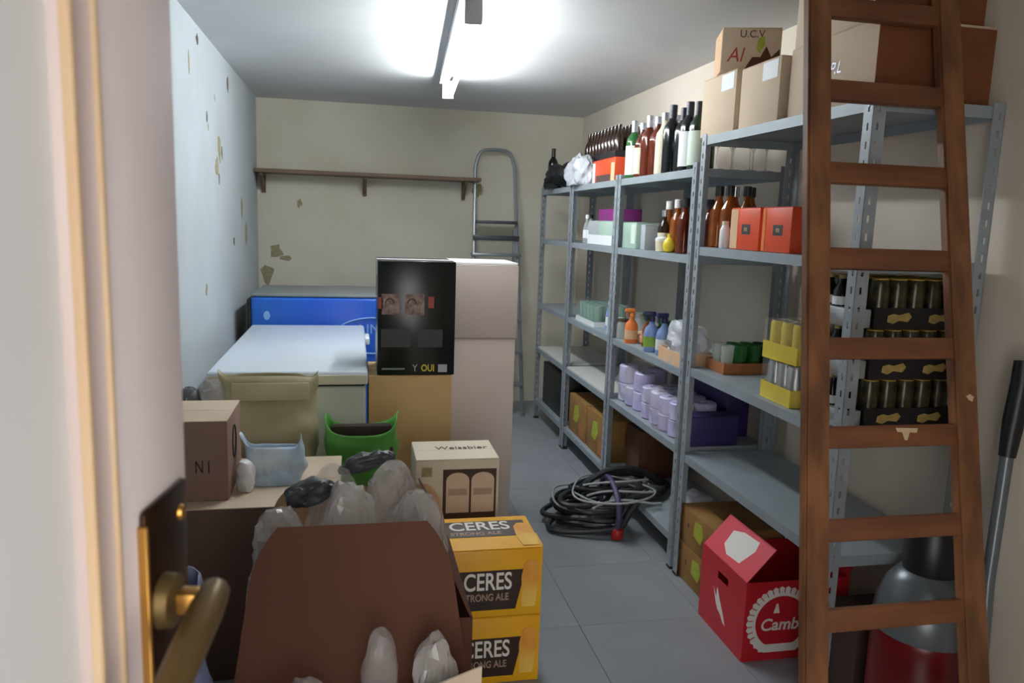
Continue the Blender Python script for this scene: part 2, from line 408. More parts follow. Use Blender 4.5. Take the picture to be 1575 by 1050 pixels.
# ------------------------------------------------------------------ steel shelving
def post_mesh(h):
    bm = NB(); t = 0.0022; W = 0.04
    for flip in (0, 1):
        def bb(u0, u1, z0, z1):
            if flip: box(bm, 0, t, u0, u1, z0, z1)
            else: box(bm, u0, u1, 0, t, z0, z1)
        bb(0, 0.014, 0, h); bb(0.022, W, 0, h); z = 0.0
        while z < h - 0.05:
            bb(0.014, 0.022, z, z + 0.03); z += 0.05
        bb(0.014, 0.022, z, h)
    return mesh_of('post', bm, 'steel_grey', False)
PM = {}
BOLT = mesh_of('bolt', lathe(NB(), [(0.006, -0.003), (0.006, 0.001), (0, 0.0015)], 8), 'alu')
def shelf_unit(label, y0, y1, h, levels, xf=1.38, xb=1.80):
    u = thing('shelving_unit', label, 'shelving', (xf, y0, 0), 0, 'grey steel shelving units along the right wall')
    if h not in PM: PM[h] = post_mesh(h)
    Wd, Ld = xb - xf, y1 - y0
    for px, py, r in ((0, 0, 0), (Wd, 0, PI / 2), (Wd, Ld, PI), (0, Ld, -PI / 2)):
        p = link('post', PM[h], 'steel_grey', u, (px, py, 0.004), (0, 0, r))
        f = part('foot', box(NB(), -0.002, 0.038, -0.002, 0.038, 0, 0.012, 0.002), 'rubber', p, (0, 0, -0.004))
    for z in levels:
        bm = NB(); e = 0.003; lip = 0.034
        box(bm, e, Wd - e, e, Ld - e, -0.0015, 0)
        box(bm, e, e + 0.0015, e, Ld - e, -lip, -0.0015); box(bm, Wd - e - 0.0015, Wd - e, e, Ld - e, -lip, -0.0015)
        box(bm, e, Wd - e, e, e + 0.0015, -lip, -0.0015); box(bm, e, Wd - e, Ld - e - 0.0015, Ld - e, -lip, -0.0015)
        s = part('shelf_board', bm, 'steel_shelf', u, (0, 0, z), smooth=False)
        for by in (0.02, Ld - 0.02): link('bolt', BOLT, 'alu', s, (0.0, by, -0.017), (0, -PI / 2, 0))
    return u
BL = [0.155, 0.56, 0.90, 1.39, 1.75]
S1, S2, S3, S4, S5 = BL
N2, N3, N4, N5 = 0.55, 0.925, 1.43, 1.87
shelf_unit('grey steel shelving unit nearest the door, cartons on its top', 1.92, 2.985, 1.875, [N2, N3, N4, N5])
shelf_unit('grey steel shelving unit with spirit bottles on top and lavender rolls below', 3.015, 3.985, 1.77, BL)
shelf_unit('grey steel shelving unit with ochre cartons on its bottom shelf', 3.995, 4.885, 1.77, BL)
shelf_unit('grey steel shelving unit farthest back, next to the small metal stepladder', 4.895, 5.72, 1.77, BL)
for y0, y1, lb in ((4.04, 4.84, 'white laminate board lying on shelf above the ochre cartons'), (4.94, 5.67, 'white laminate board lying on shelf of the farthest unit')):
    o = part('laminate_board', box(NB(), 0, 0.405, 0, y1 - y0, 0, 0.012, 0.001, 1), 'laminate_white', None, (1.387, y0, S2))
    tag(o, lb, 'board', 'laminate boards')

# ------------------------------------------------------------------ wooden ladder
ldr = thing('wooden_ladder', 'brown wooden ladder leaning against the end of the nearest shelving', 'ladder', (1.3, 1.435, 0))
def lad_y(z): return 1.81 + 0.25 * (z - 1.5) - 1.435
def lad_stile(xb, xt, w_, zt):
    bm = NB(); th = 0.016
    vs = []
    for z, x in ((0, xb), (zt, xt)):
        for dx, dy in ((-w_ / 2, -th), (w_ / 2, -th), (w_ / 2, th), (-w_ / 2, th)):
            vs.append(bm.verts.new((x + dx - 1.3, lad_y(z) + dy, z)))
    for f in ((3, 2, 1, 0), (4, 5, 6, 7), (0, 1, 5, 4), (1, 2, 6, 5), (2, 3, 7, 6), (3, 0, 4, 7)): bm.faces.new([vs[i] for i in f])
    bmesh.ops.bevel(bm, geom=list(bm.edges), offset=0.005, segments=2, affect='EDGES')
    return part('stile', bm, 'ladder_wood', ldr)
lad_stile(1.073, 1.221, 0.068, 2.26); sr = lad_stile(1.545, 1.612, 0.072, 2.26)
def lx_l(z): return 1.073 + (1.221 - 1.073) * z / 2.26 - 1.3
def lx_r(z): return 1.545 + (1.612 - 1.545) * z / 2.26 - 1.3
for z in (0.135, 0.345, 0.556, 0.767, 0.991, 1.21, 1.437, 1.658, 1.875, 2.098):
    xa, xb = lx_l(z) + 0.03, lx_r(z) - 0.025
    bm = NB(); box(bm, xa, xb, -0.012, 0.012, -0.028, 0.028, 0.004, mtx=TR((0, lad_y(z), z)) @ ROT(-0.245, 'X'))
    part('rung', bm, 'rung_wood', ldr)
decal('paint_splash', 0, 0, 'paint_splash', ldr, (1.39 - 1.3, lad_y(1.0) - 0.0138, 1.003), (PI / 2 - 0.245, 0, 0),
      [(-0.03, 0.012), (0.035, 0.010), (0.03, -0.002), (0.01, 0.0), (0.002, -0.02), (-0.006, -0.02), (-0.012, 0.0), (-0.026, 0.002)])
decal('paint_splash', 0, 0, 'paint_splash', sr, (1.585 - 1.3, lad_y(1.08) - 0.0165, 1.085), (PI / 2 - 0.245, 0, 0),
      [(-0.012, 0.006), (0.0, 0.012), (0.012, 0.004), (0.006, -0.008), (-0.004, -0.004)])

# ------------------------------------------------------------------ back wall: wooden shelf, small metal stepladder
ws = thing('wall_shelf', 'dark wooden plank shelf on brackets high on the back wall', 'shelf', (0.12, YB, 1.84))
part('plank', box(NB(), -0.845, 0.85, -0.24, -0.001, -0.028, 0, 0.003), 'plank_wood', ws)
for bx in (-0.80, -0.04, 0.74):
    bm = NB(); box(bm, bx - 0.015, bx + 0.015, -0.02, -0.001, -0.17, -0.028, 0.003); box(bm, bx - 0.015, bx + 0.015, -0.21, -0.02, -0.045, -0.028, 0.003)
    poly(bm, [(-0.02, -0.15), (-0.02, -0.045), (-0.17, -0.045), (-0.17, -0.055)], 0.02, TR((bx - 0.01, 0, 0)) @ Matrix(((0, 0, 1, 0), (1, 0, 0, 0), (0, 1, 0, 0), (0, 0, 0, 1))))
    part('bracket', bm, 'plank_wood', ws)
sl = thing('step_ladder', 'narrow grey metal stepladder with rounded top rail at the back wall', 'ladder', (1.09, 5.95, 0))
def sy(z): return -0.2 + 0.42 * z / 2.08
bm = NB(); pts = []
for i in range(6): z = 1.92 * i / 5; pts.append((-0.20 + 0.05 * z / 2.08, sy(z), z + 0.012))
for i in range(1, 8):
    t = PI - PI * i / 8; pts.append((0.005 + 0.145 * math.copysign(abs(math.cos(t)) ** 0.6, math.cos(t)), sy(1.95), 1.93 + 0.14 * math.sin(t) ** 0.6))
for i in range(5, -1, -1): z = 1.92 * i / 5; pts.append((0.21 - 0.05 * z / 2.08, sy(z), z + 0.012))
tube(bm, pts, 0.015, 8); part('rail', bm, 'alu', sl)
part('platform', box(NB(), -0.16, 0.165, sy(1.5) - 0.10, sy(1.5) + 0.12, 1.49, 1.515, 0.004), 'alu_dark', sl)
for z in (0.25, 0.5, 0.75, 1.0, 1.25): part('step', box(NB(), -0.19, 0.2, sy(z) - 0.05, sy(z) + 0.05, z - 0.012, z + 0.012, 0.003), 'alu', sl)
for s in (-0.19, 0.2):
    bm = NB(); tube(bm, [(s, 0.22, 0.0), (s * 0.8, sy(1.45) + 0.02, 1.45)], 0.012, 8); part('rear_leg', bm, 'alu', sl)
part('cross_bar', box(NB(), -0.18, 0.19, sy(1.2) - 0.0, sy(1.2) + 0.012, 1.36, 1.40, 0.003), 'alu_dark', sl)

# ------------------------------------------------------------------ cartons
def carton(label, x0, x1, y0, y1, z0, z1, material='card', name='cardboard_box', group=None, rz=0.0, tape='tape', seam='y', cat='box', flapm=None):
    cx, cy = (x0 + x1) / 2, (y0 + y1) / 2; W, D, Hh = x1 - x0, y1 - y0, z1 - z0
    t = thing(name, label, cat, (cx, cy, z0), rz, group)
    t3 = 0.0035
    part('body', box(NB(), -W / 2, W / 2, -D / 2, D / 2, 0, Hh - t3, 0.003), material, t)
    for s in (-1, 1):
        bm = NB()
        if seam == 'y': box(bm, (0.001 if s > 0 else -W / 2 + 0.001), (W / 2 - 0.001 if s > 0 else -0.001), -D / 2 + 0.001, D / 2 - 0.001, Hh - t3, Hh, 0.001, 1)
        else: box(bm, -W / 2 + 0.001, W / 2 - 0.001, (0.001 if s > 0 else -D / 2 + 0.001), (D / 2 - 0.001 if s > 0 else -0.001), Hh - t3, Hh, 0.001, 1)
        part('flap', bm, flapm or material, t)
    if tape:
        bm = NB(); q = min(0.07, Hh * 0.35)
        if seam == 'y':
            box(bm, -0.025, 0.025, -D / 2, D / 2, Hh, Hh + 0.0006)
            for s in (-1, 1): box(bm, -0.025, 0.025, *sorted((s * D / 2, s * (D / 2 + 0.0006))), Hh - q, Hh)
        else:
            box(bm, -W / 2, W / 2, -0.025, 0.025, Hh, Hh + 0.0006)
            for s in (-1, 1): box(bm, *sorted((s * W / 2, s * (W / 2 + 0.0006))), -0.025, 0.025, Hh - q, Hh)
        part('tape', bm, tape, t, smooth=False)
    return t

# top of the nearest shelving unit
g = 'cartons on top of the nearest shelving'
Z = N5 + 0.002
c = carton('beige carton with white sticker on unit top, under the printed fruit box', 1.40, 1.70, 2.765, 3.05, Z, 2.10, 'card_light', group=g, seam='x', tape=None)
decal('sticker', 0.10, 0.06, 'label_white', c, (-0.1503, -0.075, 0.19), AISLE)
decal('sticker', 0.05, 0.10, 'label_white', c, (-0.12, -0.075, 0.2265), TOP)
c = carton('beige carton with white tape corner on unit top, second from the bottles', 1.395, 1.70, 2.445, 2.715, Z, 2.085, 'card_light', group=g, seam='x', tape=None)
decal('sticker', 0.10, 0.06, 'label_white', c, (-0.1528, -0.07, 0.175), AISLE)
decal('sticker', 0.05, 0.10, 'label_white', c, (-0.12, -0.07, 0.2135), TOP)
c = carton('large beige carton on unit top with its end shaded brown towards the ladder', 1.42, 1.80, 1.985, 2.425, Z, 2.098, 'card_light', group=g, seam='y')
decal('shaded_end', 0.376, 0.215, 'card_russet_shade', c, (0, -0.2203, 0.111), FRONT)  # brown sheet paints the shade on the carton's near end
text('lettering', 'l.P.L', 0.05, 'bottle_blue', c, (-0.1905, -0.02, 0.12), AISLE, 1.0, 0.3)
c = carton('upper carton stacked on the large beige carton, nearest the ceiling', 1.425, 1.79, 2.025, 2.42, 2.0995, 2.335, 'card_light', group=g, seam='y')
decal('shaded_end', 0.36, 0.228, 'card_russet_shade', c, (0, -0.1978, 0.117), FRONT)  # same painted shade on the upper carton's near end
text('lettering', 'IT', 0.045, 'bottle_blue', c, (-0.1832, 0.13, 0.1), AISLE, 1.0, 0.1)
c = carton('printed fruit carton with red and brown motifs, turned askew on a beige carton', 1.40, 1.62, 2.84, 3.02, 2.102, 2.265, 'card_light', name='printed_box', group=g, rz=math.radians(-18), seam='x', tape=None)
c.location.x += 0.0; c.location.y -= 0.02
decal('side_print', 0.175, 0.155, 'peach_card', c, (-0.1103, 0, 0.08), AISLE)
text('lettering', 'U.C.V', 0.038, 'ink_brown', c, (0.0, -0.0905, 0.138), FRONT)
text('lettering', 'Al', 0.075, 'ink_red', c, (-0.06, -0.0905, 0.06), FRONT, 0.9, 0.25)
decal('motif', 0, 0, 'card_brown', c, (0.025, -0.0903, 0.055), FRONT, [(-0.05, -0.05), (0.08, -0.05), (0.08, 0.03), (0.05, 0.0), (0.03, 0.04), (0.01, 0.0), (-0.02, 0.0)])
decal('motif', 0, 0, 'ink_green', c, (0.03, -0.0906, 0.10), FRONT, [(0, -0.03), (0.02, 0.0), (0.015, 0.03), (-0.005, 0.025), (-0.012, -0.01)])

# ------------------------------------------------------------------ bottles
BOT = {}
def bottle_mesh(kind):
    if kind in BOT: return BOT[kind]
    if kind == 'wine': h, r = 0.30, 0.037; prof = [(0.030, 0), (r, 0.004), (r, 0.19), (0.033, 0.208), (0.018, 0.232), (0.0145, 0.245), (0.0145, 0.29)]; cap = (0.0155, 0.235, 0.30); lab = (0.02, 0.17)
    if kind == 'spirit': h, r = 0.295, 0.038; prof = [(0.030, 0), (r, 0.004), (r, 0.175), (0.034, 0.198), (0.020, 0.222), (0.015, 0.24), (0.015, 0.27)]; cap = (0.0165, 0.258, 0.295); lab = (0.02, 0.16)
    if kind == 'liqueur': h, r = 0.245, 0.033; prof = [(0.027, 0), (r, 0.004), (r, 0.135), (0.029, 0.155), (0.016, 0.18), (0.013, 0.195), (0.013, 0.225)]; cap = (0.0165, 0.205, 0.245); lab = (0.04, 0.11)
    if kind == 'small': h, r = 0.17, 0.024; prof = [(0.02, 0), (r, 0.003), (r, 0.095), (0.02, 0.112), (0.011, 0.13), (0.010, 0.158)]; cap = (0.012, 0.148, 0.17); lab = (0.03, 0.08)
    body = mesh_of('body', lathe(NB(), prof, 18))
    cp = mesh_of('cap', lathe(NB(), [(cap[0], cap[1]), (cap[0], cap[2] - 0.002), (cap[0] - 0.002, cap[2])], 14))
    lb = mesh_of('label', lathe(NB(), [(r + 0.0006, lab[0]), (r + 0.0006, lab[1])], 20))
    BOT[kind] = (body, cp, lb)
    return BOT[kind]
def bottle(label, kind, x, y, z, glass, cap, lab, s=1.0, group=None, cat='bottle', name=None, fat=1.0):
    b, c_, l_ = bottle_mesh(kind)
    t = thing(name or {'wine': 'wine_bottle', 'spirit': 'spirit_bottle', 'liqueur': 'liqueur_bottle', 'small': 'small_bottle'}[kind], label, cat, (x, y, z + 0.0005), random.uniform(0, 6), group)
    t.scale = (s * fat, s * fat, s)
    for nm, me, mm in (('body', b, glass), ('cap', c_, cap), ('label', l_, lab)):
        if mm is None: continue
        me2 = BOT.get((kind, nm, mm))
        if me2 is None:
            me2 = me.copy(); me2.materials.append(MATS[mm]); BOT[(kind, nm, mm)] = me2
        link(nm, me2, mm, t)
    return t
g = 'spirit bottles on the top shelf'
for lb, k, x, y, gl, cp, la, s in [
    ('clear green bottle with silver capsule and tall white label, far end of top row', 'wine', 1.435, 3.925, 'glass_green', 'capsule_silver', 'label_white', 1.02),
    ('stubby bottle with pale neck label and silver cap beside the white-labelled green bottle', 'spirit', 1.44, 3.815, 'glass_red', 'capsule_silver', 'label_cream', 0.96),
    ('amber whisky bottle with long silver capsule in the front row', 'wine', 1.435, 3.71, 'glass_red', 'capsule_silver', None, 1.02),
    ('amber liquor bottle without label left of the cream-labelled bottle', 'spirit', 1.44, 3.615, 'glass_red', 'capsule_silver', None, 0.98),
    ('pale gold bottle with a tall cream label left of the black bottles', 'spirit', 1.435, 3.515, 'label_cream', 'capsule_silver', 'label_cream', 1.0),
    ('tall black wine bottle without label, left of a matching pair', 'wine', 1.435, 3.425, 'glass_black', 'capsule_dark', None, 1.06),
    ('tall black wine bottle between the black bottle and the white-labelled one', 'wine', 1.45, 3.336, 'glass_black', 'capsule_dark', None, 0.98),
    ('black bottle with a large white label near the beige carton', 'wine', 1.435, 3.24, 'glass_black', 'capsule_dark', 'label_white', 1.02),
    ('green bottle with pale label tucked against the shelf post by the carton', 'wine', 1.435, 3.147, 'glass_darkgreen', 'capsule_dark', 'label_mint', 0.98)]:
    bottle(lb, k, x, y, S5, gl, cp, la, s * 0.97, g, fat=1.12)
for i, (x, y, gl, cp, lb) in enumerate([(1.56, 3.90, 'glass_darkgreen', 'capsule_dark', 'dark green bottle in second row behind the far white-labelled bottle'),
        (1.57, 3.775, 'glass_gold', 'capsule_silver', 'golden bottle in second row with silver capsule, behind the stubby bottle'),
        (1.56, 3.66, 'glass_gold', 'capsule_silver', 'yellowish bottle in second row behind the amber whisky bottle'),
        (1.57, 3.55, 'glass_clear', 'capsule_silver', 'clear bottle in second row behind the cream-labelled bottle'),
        (1.57, 3.44, 'glass_clear', 'capsule_silver', 'clear silver-topped bottle in second row behind the black bottles'),
        (1.56, 3.33, 'glass_darkgreen', 'capsule_dark', 'dark bottle in second row showing between two black necks')]):
    bottle(lb, 'wine', x, y, S5, gl, cp, None, 1.0, g, fat=1.12)
# wine glasses at the near end of that shelf
wg = mesh_of('wine_glass', lathe(NB(), [(0.033, 0), (0.032, 0.003), (0.006, 0.007), (0.0035, 0.015), (0.0035, 0.085), (0.010, 0.10), (0.026, 0.125), (0.034, 0.155), (0.033, 0.19), (0.029, 0.215), (0.0275, 0.215), (0.031, 0.19), (0.031, 0.155), (0.022, 0.125), (0.0, 0.105)], 16), 'glass_clear')
for x, y, lb in ((1.49, 3.065, 'stemmed wine glass under the beige cartons, nearest the front post'), (1.565, 3.065, 'stemmed wine glass under the beige cartons, second from front post'),
        (1.64, 3.065, 'stemmed wine glass under the beige cartons, third from front post'), (1.715, 3.065, 'stemmed wine glass under the beige cartons, closest to the wall post'),
        (1.60, 3.15, 'stemmed wine glass standing behind the second glass under the cartons'), (1.70, 3.15, 'stemmed wine glass standing behind the glass by the wall post')):
    o = link('wine_glass', wg, 'glass_clear', None, (x, y, S5 + 0.0005)); tag(o, lb, 'glass', 'wine glasses under the cartons')

# top of the third and fourth unit
c = carton('orange carton on unit top under the dark bottle pack', 1.42, 1.66, 4.17, 4.58, S5 + 0.001, 1.885, 'orange_box', name='orange_box', seam='y', tape=None)
decal('white_side', 0.05, 0.12, 'label_white', c, (-0.1203, 0.18, 0.06), AISLE)
decal('side_print', 0.06, 0.10, 'peach_card', c, (-0.1203, -0.17, 0.055), AISLE)
decal('base_print', 0.26, 0.04, 'card_dark', c, (-0.1203, 0.0, 0.024), AISLE)
carton('grey carton on unit top supporting the far end of the bottle pack', 1.50, 1.70, 4.60, 4.84, S5 + 0.001, 1.885, 'grey_box', tape=None)
bp = thing('bottle_pack', 'shrink-wrapped pack of dark brown bottles lying high on the orange carton', 'pack', (1.60, 4.66, 1.887))
part('tray', box(NB(), -0.13, 0.13, -0.33, 0.33, 0, 0.05, 0.003), 'tray_black', bp)
bb_ = mesh_of('bottle', lathe(NB(), [(0.03, 0), (0.031, 0.004), (0.031, 0.105), (0.024, 0.13), (0.013, 0.15), (0.012, 0.185), (0.014, 0.187), (0.014, 0.195), (0, 0.197)], 14), 'glass_brown')
for j in range(10):
    for i in range(4): link('bottle', bb_, 'glass_brown', bp, (-0.095 + i * 0.063, -0.29 + j * 0.0645, 0.004))
o = part('plastic_bag', blob(NB(), 0.058, 0.2, 0.18, 0.5, 3.2, 4, 3.1), 'film_white', None, (1.45, 4.78, S5 + 0.001)); 
o.location = (1.41, 4.83, S5 + 0.001)
tag(o, 'crumpled clear plastic bag on unit top left of the orange carton', 'bag')
o = part('black_bag', blob(NB(), 0.10, 0.15, 0.17, 0.5, 3.0, 4, 8.4), 'black_plastic', None, (1.44, 5.40, S5 + 0.001)); tag(o, 'crumpled black bag on the unit top at the far end', 'bag')
bottle('slim black bottle standing on the farthest unit top beside the black bag', 'wine', 1.435, 5.615, S5, 'glass_black', 'cap_black', None, 1.0)

# shelf at eye level (second and third unit)
g = 'amber bottles at eye level'
for lb, k, x, y, gl, cp, la, s in [
    ('amber liqueur bottle with pale cap behind the white tub on middle shelf', 'liqueur', 1.50, 3.555, 'glass_amber', 'cap_white', None, 0.98),
    ('amber liqueur bottle with cream label behind the white tub', 'liqueur', 1.45, 3.49, 'glass_brown', 'capsule_silver', 'label_cream', 0.8),
    ('dark amber liqueur bottle with pale cap left of the yellow lemon bottle', 'liqueur', 1.49, 3.43, 'glass_amber', 'cap_white', None, 1.0),
    ('amber bottle with plain glass directly behind the yellow lemon bottle', 'liqueur', 1.49, 3.345, 'glass_amber', 'capsule_dark', None, 1.02),
    ('red-brown bottle next to the post at eye-level shelf', 'liqueur', 1.45, 3.255, 'glass_red', 'capsule_dark', None, 1.0),
    ('red-brown bottle in back row behind the lemon bottle', 'liqueur', 1.58, 3.40, 'glass_red', 'capsule_dark', None, 1.02),
    ('brown bottle in back row close to the post', 'liqueur', 1.58, 3.28, 'glass_red', 'capsule_dark', None, 1.0)]:
    bottle(lb, k, x, y, S4, gl, cp, la, s, g, fat=1.08)
tb = thing('plastic_tub', 'small white plastic tub in front of the amber bottles', 'tub', (1.415, 3.42, S4 + 0.0005))
part('body', lathe(NB(), [(0.024, 0), (0.028, 0.003), (0.031, 0.05), (0.0, 0.05)], 18), 'label_cream', tb); part('lid', lathe(NB(), [(0.032, 0.05), (0.032, 0.062), (0.02, 0.07), (0, 0.072)], 18), 'white_plastic', tb)
lm = thing('lemon_bottle', 'little yellow lemon-shaped juice bottle in front of amber bottles', 'bottle', (1.412, 3.33, S4 + 0.0005))
part('body', lathe(NB(), [(0.01, 0), (0.022, 0.008), (0.028, 0.03), (0.024, 0.052), (0.012, 0.066), (0.008, 0.07)], 18), 'lemon', lm); part('cap', lathe(NB(), [(0.009, 0.07), (0.009, 0.085), (0, 0.086)], 12), 'lemon', lm)
c = carton('mint-green carton on eye-level shelf right of the grey post', 1.405, 1.60, 3.74, 3.945, S4 + 0.001, 1.525, 'mint_box', name='mint_box', tape=None)
decal('label', 0.06, 0.1, 'label_mint', c, (-0.0978, -0.06, 0.075), AISLE)
carton('narrow pale grey carton between the mint carton and amber bottles', 1.42, 1.55, 3.655, 3.715, S4 + 0.001, 1.515, 'grey_box', name='grey_box', tape=None)
c = carton('pale grey-green carton with white base strip on eye-level shelf', 1.40, 1.60, 4.10, 4.55, S4 + 0.001, 1.53, 'mint_box', name='mint_box', tape=None)
decal('white_strip', 0.45, 0.055, 'label_white', c, (-0.1003, 0, 0.03), AISLE); decal('grey_print', 0.19, 0.08, 'grey_box', c, (-0.1003, 0.12, 0.1), AISLE)
o = carton('purple packet lying on the pale grey-green carton', 1.45, 1.60, 4.18, 4.52, 1.532, 1.60, 'purple_pack', name='purple_packet', tape=None, cat='packet')
for lb, x, y in (('clear small bottle with dark cap left of the pale grey-green carton', 1.44, 4.63), ('clear small bottle with white cap against the far post at eye level', 1.45, 4.74)):
    bottle(lb, 'small', x, y, S4, 'glass_clear', 'cap_black' if 'dark' in lb else 'cap_white', 'label_white', 1.05)

# glassware and cleaning shelf
tr = thing('glass_tray', 'white tray of greenish glass tumblers on the shelf at waist height', 'tray', (1.52, 4.56, S3 + 0.0005))
bm = NB(); box(bm, -0.115, 0.115, -0.19, 0.19, 0, 0.004); box(bm, -0.115, -0.111, -0.19, 0.19, 0.004, 0.03); box(bm, 0.111, 0.115, -0.19, 0.19, 0.004, 0.03); box(bm, -0.111, 0.111, -0.19, -0.186, 0.004, 0.03); box(bm, -0.111, 0.111, 0.186, 0.19, 0.004, 0.03)
part('tray', bm, 'label_white', tr)
tm = mesh_of('tumbler', lathe(NB(), [(0.028, 0), (0.034, 0.12), (0.0325, 0.12), (0.026, 0.006), (0, 0.006)], 14), 'glass_mint')
for i in range(3):
    for j in range(5): link('tumbler', tm, 'glass_mint', tr, (-0.074 + i * 0.074, -0.148 + j * 0.074, 0.0045))
bm = NB(); box(bm, -0.117, 0.117, -0.192, 0.192, 0.002, 0.13, 0.012, 2); part('film', bm, 'film_thin', tr)
carton('small pale mint carton in front of the post on the waist-height shelf', 1.41, 1.50, 4.06, 4.14, S3 + 0.001, 0.99, 'label_mint', name='mint_box', tape=None)
bottle('pale blue small bottle beside the tumbler tray', 'small', 1.46, 4.24, S3, 'bottle_blue', 'cap_white', 'label_white', 1.0)
jm = mesh_of('jar', lathe(NB(), [(0.030, 0), (0.034, 0.004), (0.034, 0.075), (0.028, 0.088), (0.028, 0.095), (0.0, 0.095)], 16)); jl = mesh_of('lid', lathe(NB(), [(0.03, 0.093), (0.03, 0.108), (0, 0.109)], 16))
def jar(label, x, y, z, gm, lm_, s=1.0, group=None):
    t = thing('jar', label, 'jar', (x, y, z + 0.0005), 0, group); t.scale = (s, s, s)
    for nm, me, mm in (('body', jm, gm), ('lid', jl, lm_)):
        k = ('jar', nm, mm)
        if k not in BOT: BOT[k] = me.copy(); BOT[k].materials.append(MATS[mm])
        link(nm, BOT[k], mm, t)
jar('brownish glass jar in front row left of the orange bottle', 1.43, 3.93, S3, 'glass_clear', 'ink_brown', 1.0, 'jars on the cleaning shelf')
jar('tall glass jar behind the brownish jar, next to the post', 1.53, 3.92, S3, 'glass_clear', 'grey_lid', 1.3, 'jars on the cleaning shelf')
jar('glass jar with grey lid in back row behind the orange bottle', 1.58, 3.80, S3, 'glass_clear', 'grey_lid', 1.25, 'jars on the cleaning shelf')
jar('dark jar with green lid behind the amber and orange bottles', 1.56, 3.66, S3, 'glass_darkgreen', 'glass_green', 1.25, 'jars on the cleaning shelf')
def spray(label, x, y, z, body, cap, lab, s=1.0, name='cleaner_bottle'):
    t = thing(name, label, 'bottle', (x, y, z + 0.0005), random.uniform(-0.3, 0.3)); t.scale = (s, s, s)
    part('body', lathe(NB(), [(0.034, 0), (0.038, 0.004), (0.038, 0.09), (0.032, 0.115), (0.015, 0.135), (0.013, 0.15)], 18, sy=0.7), body, t)
    bm = NB(); lathe(bm, [(0.015, 0.15), (0.015, 0.17), (0.012, 0.175)], 14); box(bm, -0.04, 0.016, -0.011, 0.011, 0.175, 0.197, 0.004); box(bm, -0.034, -0.026, -0.006, 0.006, 0.15, 0.175, 0.002)
    part('cap', bm, cap, t)
    part('label', lathe(NB(), [(0.0386, 0.025), (0.0386, 0.075)], 18, sy=0.705), lab, t)
    return t
spray('orange detergent bottle with white base label on the waist-height shelf', 1.42, 3.77, S3, 'orange_plastic', 'orange_plastic', 'peach_card', 0.92)
spray('amber detergent bottle with green cap right of the orange bottle', 1.47, 3.655, S3, 'glass_amber', 'glass_green', 'card_orange', 0.92)
spray('blue cleaner bottle with green label and dark spray head', 1.425, 3.505, S3, 'bottle_blue', 'navy', 'label_green', 1.0)
spray('pale blue cleaner bottle with navy head beside the green-labelled one', 1.45, 3.41, S3, 'bottle_blue', 'navy', 'label_white', 1.02)
spray('navy blue cleaner bottle behind the plastic bag in the peach tray', 1.56, 3.36, S3, 'navy', 'navy', 'bottle_blue', 1.02)
def open_tray(label, x0, x1, y0, y1, z, h, material, name='cardboard_tray'):
    t = thing(name, label, 'tray', ((x0 + x1) / 2, (y0 + y1) / 2, z + 0.0005)); W, D = (x1 - x0) / 2, (y1 - y0) / 2; e = 0.004
    part('base', box(NB(), -W, W, -D, D, 0, e), material, t)
    for a in ((-W, -W + e, -D, D), (W - e, W, -D, D), (-W + e, W - e, -D, -D + e), (-W + e, W - e, D - e, D)): part('side', box(NB(), *a, e, h, 0.0012, 1), material, t)
    return t
open_tray('peach cardboard tray holding a plastic bag beside the post', 1.395, 1.56, 3.075, 3.335, S3, 0.06, 'peach_card')
o = part('plastic_bag', blob(NB(), 0.072, 0.11, 0.17, 0.45, 3.4, 4, 12.3), 'film_white', None, (1.478, 3.205, S3 + 0.006)); tag(o, 'crumpled white and blue plastic bag sitting in the peach tray', 'bag')
o = part('paper_packet', box(NB(), -0.04, 0.04, -0.09, 0.09, 0, 0.05, 0.012, 3), 'peach_card', None, (1.432, 3.80 + 0.0, S3 + 0.0005))
o.location = (1.50, 3.79, S3 + 0.0005); tag(o, 'peach paper packet lying behind the orange detergent bottle', 'packet')
tr = open_tray('brown cardboard tray of green and clear glasses on the nearest unit', 1.455, 1.765, 2.80, 2.965, N3, 0.045, 'wood_tray')
for i, (x, gm, lb) in enumerate([(1.49, 'glass_clear', 'clear tumbler in the brown tray, leftmost'), (1.55, 'glass_green', 'bright green tumbler in the brown tray beside the clear one'), (1.61, 'glass_green', 'green tumbler in the middle of the brown tray'),
        (1.67, 'glass_darkgreen', 'dark green tumbler in the brown tray, second from its right end'), (1.73, 'glass_darkgreen', 'dark green tumbler at the right end of the brown tray')]):
    for j, y in enumerate((2.845, 2.92)):
        me = BOT.setdefault(('tum', gm), None)
        if me is None: me = tm.copy(); me.materials.clear(); me.materials.append(MATS[gm]); BOT[('tum', gm)] = me
        o = link('tumbler', me, gm, None, (x, y, N3 + 0.005)); o.scale = (0.82, 0.82, 0.9); tag(o, lb + (', front row' if j == 0 else ', back row'), 'glass', 'tumblers in the brown tray')

